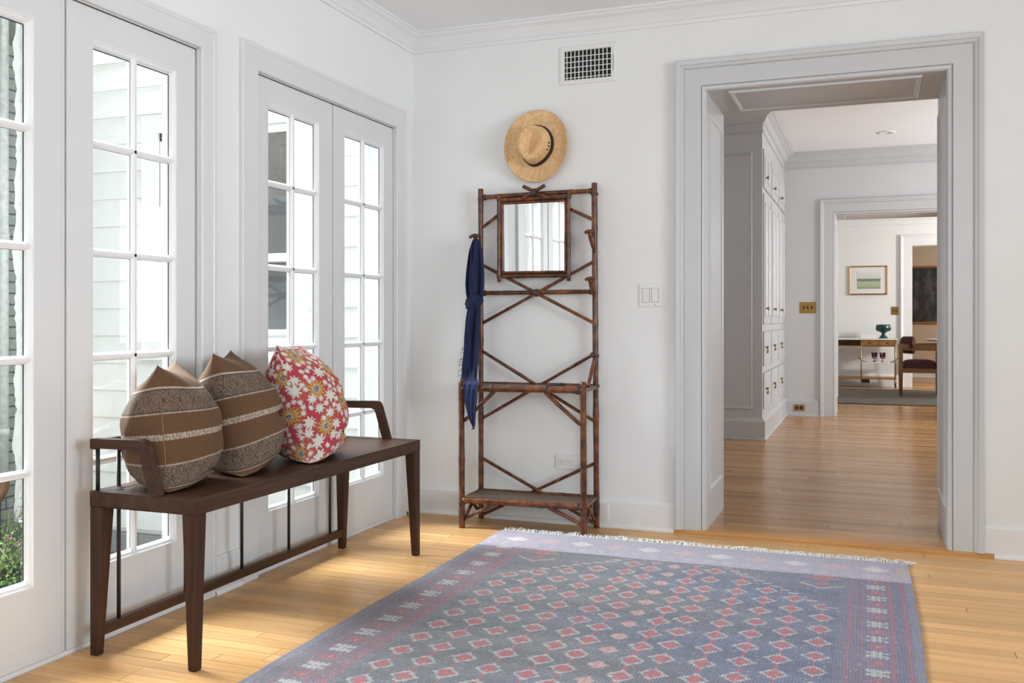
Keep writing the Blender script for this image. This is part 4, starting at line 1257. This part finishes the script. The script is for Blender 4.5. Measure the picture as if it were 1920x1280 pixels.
# ================================================================== SCARF
def scarf():
    C_ = np.array
    def strip(keys, nfold, seed, name, parent=None, n=84, depth=0.03):
        """keys: (z, xl, xr, yc, thickness); lofted closed folds"""
        rs = np.random.RandomState(seed)
        ph = rs.uniform(0, 6.28, 6)
        zs = [k[0] for k in keys]
        rows = []
        M = 90
        for i in range(M + 1):
            s = i / M * (len(keys) - 1); a = min(int(s), len(keys) - 2); t = s - a
            t = t * t * (3 - 2 * t) if False else t
            k = [keys[a][j] * (1 - t) + keys[a + 1][j] * t for j in range(5)]
            z, xl, xr, yc, th = k
            xc = (xl + xr) / 2; hw = (xr - xl) / 2
            row = []
            v = i / M
            for q in range(n):
                an = 2 * PI * q / n
                ca, sa_ = math.cos(an), math.sin(an)
                fx = (abs(ca) ** 0.8) * (1 if ca > 0 else -1)
                w = xc + hw * fx
                u = fx
                fold = math.sin(u * nfold + ph[0] + v * 2.2) * 0.55 + math.sin(u * nfold * 1.9 + ph[1] - v * 3.5) * 0.35 + math.sin(v * 19 + u * 3 + ph[2]) * 0.10
                yy = yc + sa_ * th * (0.75 + 0.0 * fold) + (th * 0.95 * fold * abs(sa_) ** 0.5 if sa_ < 0 else 0)
                row.append((w, yy, z))
            rows.append(row)
        m = MB(); m.grid(rows, True, wrap=True)
        m.f.append(tuple(range(len(m.v) - n, len(m.v)))); m.smooth.append(False)
        m.f.append(tuple(reversed(range(n)))); m.smooth.append(False)
        return m
    root = thing('scarf', (0.40, -0.18, 0.72), 'navy blue knotted scarf hanging from the left peg of the bamboo stand', 'scarf')
    up = [(1.488, 0.388, 0.408, -0.103, 0.012), (1.470, 0.380, 0.424, -0.107, 0.020), (1.43, 0.369, 0.437, -0.110, 0.026), (1.38, 0.361, 0.444, -0.112, 0.030),
          (1.31, 0.352, 0.451, -0.114, 0.033), (1.25, 0.350, 0.452, -0.116, 0.034), (1.20, 0.352, 0.450, -0.118, 0.033), (1.165, 0.358, 0.445, -0.120, 0.031), (1.14, 0.366, 0.436, -0.122, 0.028)]
    strip(up, 5.2, 3, 'upper').build('upper_loop', 'navy_scarf', root)
    lo = [(1.13, 0.368, 0.432, -0.124, 0.026), (1.10, 0.358, 0.438, -0.128, 0.030), (1.05, 0.354, 0.436, -0.136, 0.032), (0.99, 0.353, 0.438, -0.145, 0.031), (0.93, 0.356, 0.442, -0.160, 0.030),
          (0.86, 0.360, 0.446, -0.180, 0.030), (0.80, 0.364, 0.452, -0.205, 0.028), (0.765, 0.372, 0.462, -0.235, 0.022), (0.742, 0.382, 0.478, -0.270, 0.014)]
    strip(lo, 4.4, 8, 'lower').build('hanging_end', 'navy_scarf', root)
    # knot
    rows = []
    for i in range(25):
        ph = PI * i / 24
        row = []
        for q in range(40):
            a = 2 * PI * q / 40
            r = 1 + 0.10 * math.sin(3 * a + 4 * ph) + 0.07 * math.sin(7 * a - 5 * ph)
            row.append((0.400 + 0.047 * r * math.sin(ph) * math.cos(a), -0.132 + 0.036 * r * math.sin(ph) * math.sin(a), 1.150 + 0.040 * math.cos(ph) + 0.012 * math.cos(a) * math.sin(ph)))
        rows.append(row)
    MB().grid(rows, True, wrap=True).build('knot', 'navy_scarf', root)
    # end draped over the front rail
    dr = [(0.738, 0.400, 0.470, -0.285, 0.010), (0.737, 0.414, 0.486, -0.312, 0.006)]
    rows = []
    keys = [(0.748, 0.405, 0.490, -0.250), (0.744, 0.414, 0.500, -0.290), (0.733, 0.418, 0.502, -0.310), (0.71, 0.421, 0.503, -0.3165), (0.665, 0.424, 0.500, -0.318), (0.61, 0.437, 0.492, -0.318), (0.56, 0.452, 0.486, -0.317), (0.520, 0.474, 0.484, -0.316)]
    for i in range(61):
        s = i / 60 * (len(keys) - 1); a = min(int(s), len(keys) - 2); t = s - a
        z, xl, xr, y = [keys[a][j] * (1 - t) + keys[a + 1][j] * t for j in range(4)]
        row = []
        for q in range(24):
            u = q / 23
            row.append((xl + (xr - xl) * u, y - 0.007 * abs(math.sin(u * 8 + i * 0.03)) - 0.004 * math.sin(u * 17 + i * .1), z))
        rows.append(row)
    mm = MB(); mm.grid(rows, True)
    back = [[(p[0], p[1] + 0.004, p[2]) for p in r] for r in rows]
    mm.grid(back, True)
    mm.build('draped_end', 'navy_scarf', root)
    # frayed edges
    fr = MB()
    for i in range(22):
        z = random.uniform(0.76, 0.93); x = 0.357 - random.uniform(0, 0.004)
        L = random.uniform(0.008, 0.022)
        if random.random() < .5: z = random.choice([0.90, 0.86, 0.81]) + random.uniform(-.015, .015)
        y0 = -0.165 - (0.93 - z) * 0.35
        fr.tube([(x + 0.012, y0, z), (x - L * .5, y0 - .004, z - L * .4), (x - L * .3, y0 - .002, z - L)], 0.0007, 4, caps=False)
    for i in range(18):
        fr.tube([(0.474 + random.uniform(0, .01), -0.316, 0.524), (0.470 + random.uniform(-.006, .014), -0.317, 0.506)], 0.0007, 4, caps=False)
    o = fr.build('frayed_threads', 'navy_scarf', root); o['kind'] = 'stuff'
scarf()

# ================================================================== HAT ON THE WALL
hx, hz = 0.716, 1.967
hat = thing('straw_hat', (hx, -0.03, hz), 'wide brimmed straw hat with black band hanging on the white wall', 'hat')
def hp(u, v, w):   # u right, v up in the wall plane, w out of the wall
    return (hx + u, -0.028 - w, hz + v)
tilt = math.radians(-12)
def rot(u, v): return (u * math.cos(tilt) - v * math.sin(tilt), u * math.sin(tilt) + v * math.cos(tilt))
def crown_xy(a, r):
    # egg shaped, pointed towards the brow at the bottom
    cu = math.cos(a); sv = math.sin(a)
    nar = 1.0 - 0.20 * max(0, -sv) ** 1.5
    return rot(0.087 * r * cu * nar + 0.004, 0.103 * r * sv)
NA = 96
rows = []
for r_, w in ((0.0, 0.0),):
    pass
# brim
for j in range(15):
    t = j / 14
    row = []
    for k in range(NA):
        a = 2 * PI * k / NA
        iu, iv = crown_xy(a, 1.02)
        ou, ov = rot(0.174 * math.cos(a), 0.190 * math.sin(a))
        wv = 0.012 * t * t * math.cos(2 * (a - tilt)) * 1.0 + 0.018 * t ** 3 * (math.cos(a - 0.3) > -2) 
        w = 0.010 - 0.004 * t + 0.012 * t * t * math.cos(2 * a) + 0.014 * t ** 4 + 0.002 * math.sin(5 * a) * t
        row.append(hp(iu * (1 - t) + ou * t, iv * (1 - t) + ov * t, w))
    rows.append(row)
rim = [[(p[0], p[1] + 0.0035, p[2]) for p in rows[i]] for i in range(14, -1, -1)]
MB().grid(rows + rim, True, wrap=True).build('brim', 'straw', hat, origin=(hx, -0.03, hz))
# crown: side wall then pinched top
rows = []
H = 0.105
for j in range(12):
    t = j / 11
    row = []
    for k in range(NA):
        a = 2 * PI * k / NA
        u, v = crown_xy(a, 1.02 - 0.13 * t - 0.03 * t ** 4)
        row.append(hp(u, v, 0.008 + H * t * (1 - 0.06 * max(0, -math.sin(a)))))
    rows.append(row)
for j in range(1, 22):
    t = 1 - j / 21
    row = []
    for k in range(NA):
        a = 2 * PI * k / NA
        R = 0.86 * t
        u, v = crown_xy(a, R)
        un = R * math.cos(a); vn = R * math.sin(a)
        top = H * (1 - 0.06 * max(0, -math.sin(a)) * t) + 0.016 * (1 - t ** 4) ** 0.5
        # teardrop dent
        wid = 0.42 + 0.22 * vn
        den = 0.046 * math.exp(-(un / wid) ** 2 * 1.3 - ((vn - 0.10) / 0.62) ** 4)
        row.append(hp(u, v, 0.008 + top - den))
    rows.append(row)
MB().grid(rows, True, wrap=True).build('crown', 'straw', hat, origin=(hx, -0.03, hz))
rows = []
for j, (w, rr) in enumerate(((0.008, 1.045), (0.012, 1.060), (0.040, 1.028), (0.044, 1.010), (0.044, 0.98))):
    rows.append([hp(*crown_xy(2 * PI * k / NA, rr), w) for k in range(NA)])
MB().grid(rows, True, wrap=True).build('hat_band', 'black_ribbon', hat)
for a in (0.20, 0.02, -0.16):
    u, v = crown_xy(a, 0.955)
    p = Vector(hp(u, v, 0.070))
    d = Vector((math.cos(a) * .9, -0.3, math.sin(a))).normalized()
    MB().tube([p - d * 0.003, p + d * 0.0035], 0.0042, 10).build('eyelet', 'black_ribbon', hat)

# ================================================================== WALL FITTINGS, ENTRY ROOM
vt = thing('air_vent', (0.983, 0, 2.38), 'white metal air vent grille high on the wall near the ceiling', 'vent')
pr = [(0, 0), (0, 0.004), (0.004, 0.007), (0.024, 0.007), (0.027, 0.0), (0.027, -0.0)]
f = lambda i, d, h: [(0.833 + d, -h, 2.279 + d), (0.833 + d, -h, 2.480 - d), (1.133 - d, -h, 2.480 - d), (1.133 - d, -h, 2.279 + d)][i]
MB().sweep(pr, f, 4, closed=True).build('frame', 'plastic_white', vt)
MB().box(0.858, 1.108, -0.0012, -0.0004, 2.304, 2.455).build('duct', 'dark_void', vt)
for i in range(11):
    x = 0.8725 + i * 0.0215
    MB().box(x - 0.0022, x + 0.0022, -0.0065, -0.0030, 2.305, 2.454).build('fin', 'plastic_white', vt)
for i in range(5):
    z = 2.315 + i * 0.0272
    MB().box(0.859, 1.107, -0.0032, -0.0014, z - 0.0019, z + 0.0019).build('fin', 'plastic_white', vt)
MB().box(1.1195, 1.1215, -0.0085, -0.006, 2.335, 2.415).build('lever', 'gap_dark', vt)
sw_ = thing('light_switch', (1.3135, 0, 1.183), 'white double rocker light switch beside the grey doorway', 'switch')
MB().box(1.255, 1.372, -0.006, 0, 1.125, 1.241).build('plate', 'plastic_white', sw_, bevel=0.003)
for x in (1.2905, 1.3365):
    MB().box(x - 0.0185, x + 0.0185, -0.0068, -0.005, 1.147, 1.219).build('recess', 'gap_soft', sw_)['label'] = 'thin dark gap around the rocker'
    v = MB(); v.hexa([(x - 0.0168, -0.0075, 1.1485), (x + 0.0168, -0.0075, 1.1485), (x + 0.0168, -0.004, 1.1485), (x - 0.0168, -0.004, 1.1485)],
                     [(x - 0.0168, -0.0115, 1.2175), (x + 0.0168, -0.0115, 1.2175), (x + 0.0168, -0.004, 1.2175), (x - 0.0168, -0.004, 1.2175)])
    v.build('rocker', 'plastic_white', sw_, bevel=0.001)
m = MB(); m.tube([(1.3365, -0.0055, 1.134), (1.3365, -0.0068, 1.134)], 0.0024, 10); m.build('screw', 'gap_dark', sw_)
ot = thing('wall_outlet', (0.87, 0, 0.32), 'white wall outlet behind the bamboo stand', 'outlet')
MB().box(0.811, 0.929, -0.006, 0, 0.281, 0.358).build('plate', 'plastic_white', ot, bevel=0.003)
for i, x in enumerate((0.847, 0.893)):
    MB().box(x - 0.020, x + 0.020, -0.009, -0.005, 0.305, 0.336).build('socket', 'plastic_white', ot, bevel=0.003)
    mm = MB()
    for dx_, dz_ in ((-0.006, 0.006), (-0.006, -0.006)): mm.box(x + dx_ - 0.004, x + dx_ + 0.003, -0.0095, -0.0088, 0.3205 + dz_ - 0.0012, 0.3205 + dz_ + 0.0012)
    mm.tube([(x + 0.010, -0.0085, 0.3205), (x + 0.010, -0.0095, 0.3205)], 0.0028, 8)
    mm.build('slots', 'gap_dark', ot)
cp = MB().box(0.90, 1.098, -0.024, -0.014, 0.036, 0.124).build('cover_plate', 'plastic_white', origin=(1.0, -0.02, 0.036), bevel=0.003)
tag(cp, 'white cover plate on the baseboard behind the bamboo stand', 'plate')

# ================================================================== HALL
cab = thing('storage_cabinet', (1.2, 4.9, Z2), 'tall built-in pale grey cabinet with small brass knobs in the hall', 'cabinet')
CX = 1.478; CY0 = 3.72; CY1 = 5.998
MB().box(0.86, CX, CY0, CY1, Z2, HC - 0.003).build('body', 'cabinet_paint', cab)
m = MB()
cb = [(a, b) for a, b in hb]
m.sweep(cb, lambda i, d, h: [(0.86, CY0 - d, h), (CX + d, CY0 - d, h), (CX + d, CY1, h)][i], 3)
m.build('plinth', 'cabinet_paint', cab)
m = MB(); m.sweep(hcp, lambda i, d, h: [(0.86, CY0 - d, h - 0.003), (CX + d, CY0 - d, h - 0.003), (CX + d, CY1, h - 0.003)][i], 3); m.build('cornice', 'cabinet_paint', cab)
m = MB(); panel_frame(m, (1.0, 1.396, 0.28, 2.518), lambda a, b, h: (a, CY0 - h * 1.7, b), w=0.03)
m.build('side_panel', 'cabinet_paint', cab)
cols_ = [(3.78, 4.42), (4.47, 5.17), (5.22, 5.94)]
def knob(parent, x, y, z):
    m = MB()
    pts = [(x, y, z), (x + 0.006, y, z), (x + 0.012, y, z), (x + 0.018, y, z), (x + 0.026, y, z), (x + 0.032, y, z)]
    m.tube(pts, [0.012, 0.006, 0.006, 0.015, 0.016, 0.009], 12)
    m.build('knob', 'knob_brass', parent)
def pull(parent, x, y, z):
    m = MB()
    m.tube([(x, y, z + 0.014), (x + 0.012, y, z + 0.014), (x + 0.022, y, z + 0.012)], [0.012, 0.009, 0.013], 10)
    m.tube([(x + 0.016, y, z + 0.008), (x + 0.018, y - 0.004, z - 0.010), (x + 0.014, y, z - 0.032), (x + 0.012, y, z - 0.038)], [0.005, 0.0055, 0.009, 0.004], 8)
    m.build('pull', 'knob_brass', parent)
def front(name, y0, y1, z0, z1, panels):
    t = 0.010
    m = MB(); m.box(CX + 0.0005, CX + t, y0 + 0.004, y1 - 0.004, z0 + 0.004, z1 - 0.004)
    d = m.build(name, 'cabinet_paint', cab)
    mm = MB(); n = panels
    for k in range(n):
        a = y0 + 0.07 + k * (y1 - y0 - 0.07) / n; b = y0 + (k + 1) * (y1 - y0 - 0.07) / n
        panel_frame(mm, (a, b, z0 + 0.07, z1 - 0.07), lambda p, q, h: (CX + t + h * 0.8, p, q), w=0.022)
    if n: mm.build('panel_moulding', 'cabinet_paint', d)
    g_ = MB(); w = 0.004
    g_.box(CX + 0.0002, CX + 0.0030, y0, y1, z0, z0 + w); g_.box(CX + 0.0002, CX + 0.0030, y0, y1, z1 - w, z1)
    g_.box(CX + 0.0002, CX + 0.0030, y0, y0 + w, z0, z1); g_.box(CX + 0.0002, CX + 0.0030, y1 - w, y1, z0, z1)
    g_.build('shadow_gap', 'gap_soft', d)
    return d
kt = [3.90, 4.64, 5.40]
for i, (y0, y1) in enumerate(cols_):
    d = front('door', y0, y1, 2.215, 2.555, 2); knob(d, CX + 0.010, kt[i], 2.315)
    d = front('door', y0, y1, 1.018, 2.165, 2); knob(d, CX + 0.010, kt[i] + 0.02, 1.16)
    d = front('drawer', y0, y1, 0.652, 0.958, 0); pull(d, CX + 0.010, kt[i] + 0.04, 0.80)
    d = front('drawer', y0, y1, 0.275, 0.592, 0); pull(d, CX + 0.010, kt[i] + 0.05, 0.435)

def brass_plate(name, x0, x1, z0, z1, y, label, cat, n, kind):
    t = thing(name, ((x0 + x1) / 2, y, z0), label, cat)
    MB().box(x0, x1, y - 0.006, y, z0, z1).build('plate', 'aged_brass', t, bevel=0.002)
    for k in range(n):
        x = x0 + (x1 - x0) * (k + 1) / (n + 1) if kind == 't' else x0 + (x1 - x0) * (0.3 + 0.4 * k)
        zc = (z0 + z1) / 2
        if kind == 't':
            mm = MB(); mm.box(x - 0.008, x + 0.008, y - 0.0068, y - 0.005, zc - 0.017, zc + 0.017); mm.box(x - 0.005, x + 0.005, y - 0.016, y - 0.006, zc, zc + 0.014); mm.build('toggle', 'black_metal', t)
        else:
            MB().tube([(x, y - 0.004, zc), (x, y - 0.0085, zc)], 0.019, 16).build('socket', 'black_metal', t)
    return t
brass_plate('light_switch', 1.642, 1.808, 1.130, 1.250, 6.0, 'brass triple toggle switch on the hall wall', 'switch', 3, 't')
brass_plate('wall_outlet', 1.580, 1.694, 0.070, 0.138, 5.974, 'brass outlet in the hall baseboard', 'outlet', 2, 's')
dl = thing('downlight', (2.5, 5.1, HC), 'round white recessed downlight in the hall ceiling', 'light')
MB().lathe([(0.045, 0.0), (0.050, -0.010), (0.085, -0.008), (0.088, 0.0)], (2.5, 5.1, HC), 24).build('ring', 'plastic_white', dl)
MB().lathe([(0.0, -0.002), (0.047, -0.002)], (2.5, 5.1, HC), 24).build('lens', 'white_glaze', dl)

# ================================================================== DINING ROOM
dr_ = MB().box(1.2, 4.4, 7.68, 10.35, Z2, Z2 + 0.010).build('rug', 'faded_rug', origin=(2.8, 9.0, Z2))
tag(dr_, 'faded grey and teal rug in the far dining room', 'rug')
cart = thing('bar_cart', (2.1, 10.85, Z2), 'low brass and wood serving cart against the dining room wall', 'cart')
cx0, cx1, cy0, cy1 = 1.50, 2.735, 10.66, 11.00
MB().box(cx0, cx1 + 0.02, cy0 - 0.01, cy1, 0.750, 0.772).build('top', 'white_glaze', cart, bevel=0.003)
m = MB(); m.box(cx0, 2.235, cy1 - 0.02, cy1 - 0.005, 0.655, 0.75); m.box(cx0, 2.235, cy0, cy1, 0.650, 0.664); m.box(2.235, cx1, cy0 + 0.012, cy1, 0.650, 0.75)
m.build('case', 'drawer_wood', cart)
for a, b in ((2.242, 2.484), (2.490, cx1 - 0.004)):
    d = MB().box(a, b, cy0, cy0 + 0.011, 0.664, 0.742).build('drawer', 'drawer_wood', cart, bevel=0.002)
    MB().box((a + b) / 2 - 0.02, (a + b) / 2 + 0.02, cy0 - 0.008, cy0, 0.700, 0.710).build('pull', 'black_metal', d)
m = MB(); m.box(cx0, cx1, cy0, cy1, 0.150, 0.178); m.build('lower_shelf', 'drawer_wood', cart, bevel=0.003)
for x in (cx0 + 0.02, 2.238, cx1 - 0.01):
    for y in (cy0 + 0.004, cy1 - 0.02): MB().tube([(x, y, 0.10), (x, y, 0.75)], 0.009, 10).build('post', 'cart_brass', cart)
for x in (cx0 + 0.02, cx1 - 0.01):
    for y in (cy0 + 0.004, cy1 - 0.02):
        w = MB().tube([(x, y, 0.15), (x, y, 0.09)], 0.013, 10).build('caster', 'cart_brass', cart)
        MB().tube([(x - 0.012, y, 0.055), (x + 0.012, y, 0.055)], 0.027, 16).build('wheel', 'black_metal', w)
MB().box(2.25, cx1 - 0.02, cy0 + 0.02, cy1 - 0.03, 0.395, 0.412).build('tray', 'white_glaze', cart, bevel=0.003)
for x, s in ((2.262, -1), (2.70, 1)):
    MB().tube([(x - s * 0.05, cy0 + 0.03, 0.414), (x, cy0 + 0.03, 0.425), (x + s * 0.03, cy0 + 0.03, 0.462), (x + s * 0.065, cy0 + 0.03, 0.475)], 0.006, 8).build('tray_handle', 'black_metal', cart)
bw = thing('pedestal_bowl', (2.556, 10.82, 0.772), 'dark teal ribbed ceramic bowl on a foot, on the serving cart', 'bowl')
rows = []
bp_ = [(0.070, 0.0), (0.066, 0.010), (0.045, 0.035), (0.026, 0.060), (0.024, 0.078), (0.050, 0.098), (0.098, 0.120), (0.108, 0.150), (0.104, 0.190), (0.092, 0.213), (0.086, 0.213), (0.080, 0.185), (0.02, 0.14)]
for (r, h) in bp_:
    row = []
    for k in range(72):
        a = 2 * PI * k / 72
        rr = r * (1 + (0.05 * math.sin(18 * a + h * 60) if 0.09 < h < 0.2 and r > 0.09 else 0))
        row.append((2.556 + rr * math.cos(a), 10.82 + rr * math.sin(a), 0.772 + h))
    rows.append(row)
MB().grid(rows, True, wrap=True).build('vessel', 'teal_ceramic', bw)
bx = MB().box(2.225, 2.455, 10.74, 10.92, 0.772, 0.838).build('box', 'white_glaze', origin=(2.34, 10.83, 0.772), bevel=0.003)
tag(bx, 'low white box on the serving cart beside the teal bowl', 'box')
def goblet(x, y, label):
    t = thing('goblet', (x, y, 0.412), label, 'glass', 'purple goblets on the cart tray')
    MB().lathe([(0.0, 0.003), (0.036, 0.003), (0.034, 0.008), (0.010, 0.018), (0.008, 0.040), (0.014, 0.046)], (x, y, 0.412), 18).build('foot', 'purple_glass', t)
    MB().lathe([(0.010, 0.044), (0.034, 0.056), (0.040, 0.080), (0.044, 0.125), (0.050, 0.142), (0.047, 0.142), (0.041, 0.125), (0.036, 0.080), (0.0, 0.056)], (x, y, 0.412), 18).build('cup', 'purple_glass', t)
goblet(2.427, 10.80, 'left one of two purple glass goblets on the cart tray')
goblet(2.545, 10.80, 'right one of two purple glass goblets on the cart tray')
pic = thing('framed_picture', (2.337, DWY, 1.451), 'small framed green landscape picture with white mat above the cart', 'picture')
def pframe(x0, x1, z0, z1, y, w, t, mat, par):
    pr = [(0, 0), (0, t), (w * 0.5, t * 1.1), (w, t * 0.7), (w, 0)]
    f = lambda i, d, h: [(x0 + d, y - h, z0 + d), (x0 + d, y - h, z1 - d), (x1 - d, y - h, z1 - d), (x1 - d, y - h, z0 + d)][i]
    return MB().sweep(pr, f, 4, closed=True).build('frame', mat, par)
pframe(2.055, 2.619, 1.451, 1.903, DWY, 0.020, 0.025, 'gilt', pic)
MB().box(2.07, 2.605, DWY - 0.010, DWY - 0.004, 1.465, 1.89).build('mat', 'plastic_white', pic)
MB().box(2.174, 2.518, DWY - 0.012, DWY - 0.009, 1.545, 1.810).build('print', 'landscape_print', pic)
brass_plate('light_switch', 2.673, 2.780, 1.134, 1.260, DWY, 'brass double toggle switch on the dining room wall', 'switch', 2, 't')
ou = thing('wall_outlet', (2.30, DWY - 0.026, 0.075), 'dark outlet in the baseboard below the serving cart', 'outlet')
MB().box(2.245, 2.36, DWY - 0.031, DWY - 0.025, 0.072, 0.142).build('plate', 'black_metal', ou, bevel=0.002)
for x in (2.28, 2.325): MB().tube([(x, DWY - 0.03, 0.107), (x, DWY - 0.035, 0.107)], 0.016, 12).build('socket', 'gap_dark', ou)

ch_ = thing('dining_chair', (2.98, 9.25, Z2 + 0.01), 'wooden dining chair with burgundy seat and padded back, at the round table', 'chair')
zf = Z2 + 0.010
x0, x1, y0, y1 = 2.735, 3.235, 8.985, 9.50
for (x, y, zt) in ((x0 + 0.02, y0 + 0.02, 0.70), (x1 - 0.01, y0 + 0.02, 0.66), (x0 + 0.02, y1 - 0.02, 0.70), (x1 - 0.01, y1 - 0.02, 0.66)):
    MB().tube([(x, y, zf), (x, y, 0.35), (x, y, zt)], [0.015, 0.022, 0.020], 12).build('leg', 'chair_wood', ch_)
m = MB(); m.box(x0 + 0.02, x1, y0 + 0.01, y0 + 0.035, 0.345, 0.405); m.box(x0 + 0.02, x1, y1 - 0.035, y1 - 0.01, 0.345, 0.405); m.box(x0 + 0.02, x0 + 0.045, y0 + 0.035, y1 - 0.035, 0.345, 0.405); m.box(x1 - 0.03, x1 - 0.005, y0 + 0.035, y1 - 0.035, 0.345, 0.405)
m.build('seat_rail', 'chair_wood', ch_, bevel=0.004)
rows = []
for i in range(17):
    a = -1 + 2 * i / 16
    row = []
    for j in range(17):
        b = -1 + 2 * j / 16
        h = (1 - abs(a) ** 4) ** 0.5 * (1 - abs(b) ** 4) ** 0.5
        row.append((2.985 + 0.245 * a, 9.2425 + 0.245 * b, 0.405 + 0.115 * h))
    rows.append(row)
MB().grid(rows, True).build('seat', 'burgundy_velvet', ch_)
# curved arm and back rail
rows = []
pth = []
for i in range(33):
    s = i / 32
    if s < 0.3: p = (x1 + 0.02 - (x1 - x0 - 0.22) * s / 0.3, y0)
    elif s > 0.7: p = (x0 + 0.24 + (x1 - x0 - 0.22) * (s - 0.7) / 0.3, y1)
    else:
        a = -PI / 2 - PI * (s - 0.3) / 0.4
        p = (x0 + 0.24 + 0.24 * math.cos(a), (y0 + y1) / 2 + (y1 - y0) / 2 * math.sin(a))
    pth.append(p)
for i, p in enumerate(pth):
    a = pth[max(0, i - 1)]; b = pth[min(32, i + 1)]
    t = Vector((b[0] - a[0], b[1] - a[1], 0)).normalized(); n_ = Vector((-t.y, t.x, 0)) * 0.012
    zt = 0.735 - 0.005 * math.sin(i / 32 * PI); zb = 0.645
    rows.append([(p[0] + n_.x, p[1] + n_.y, zb), (p[0] + n_.x, p[1] + n_.y, zt), (p[0] - n_.x, p[1] - n_.y, zt), (p[0] - n_.x, p[1] - n_.y, zb)])
mm = MB(); mm.grid(rows, False, wrap=True); mm.f += [(0, 1, 2, 3), (131, 130, 129, 128)]; mm.smooth += [False, False]
mm.build('arm_rail', 'chair_wood', ch_)
m = MB(); pts = []; rad = []
rows = []
for i in range(21):
    a = PI / 2 + 0.45 + (PI - 0.9) * i / 20
    cxx = x0 + 0.27 + 0.215 * math.cos(a); cyy = (y0 + y1) / 2 + 0.235 * math.sin(a)
    rows.append([(cxx + 0.052 * math.cos(q) * math.cos(a) * -1, cyy + 0.052 * math.cos(q) * math.sin(a) * -1, 0.715 + 0.115 * math.sin(q)) for q in [2 * PI * k / 16 for k in range(16)]])
mm = MB(); mm.grid(rows, True, wrap=True); nn = len(mm.v); mm.f += [tuple(range(15, -1, -1)), tuple(range(nn - 16, nn))]; mm.smooth += [False, False]
mm.build('back_pad', 'burgundy_velvet', ch_)
tb = thing('dining_table', (3.72, 9.45, Z2 + 0.01), 'round white topped dining table behind the burgundy chair', 'table')
MB().lathe([(0.0, 0.765), (0.60, 0.765), (0.64, 0.780), (0.645, 0.790), (0.64, 0.798), (0.0, 0.800)], (3.72, 9.45, 0), 48).build('tabletop', 'white_glaze', tb)
MB().lathe([(0.30, 0.028), (0.30, 0.05), (0.10, 0.09), (0.07, 0.30), (0.08, 0.65), (0.16, 0.766)], (3.72, 9.45, 0), 28).build('pedestal', 'chair_wood', tb)
pt = thing('painting', (3.9, 13.9, 1.1), 'large dark framed painting on the beige wall of the farthest room', 'painting')
pframe(3.05, 4.9, 0.985, 2.03, 13.9, 0.035, 0.03, 'drawer_wood', pt)
MB().box(3.07, 4.88, 13.885, 13.895, 1.0, 2.015).build('canvas', 'dark_painting', pt, origin=(3.9, 13.89, 1.5))
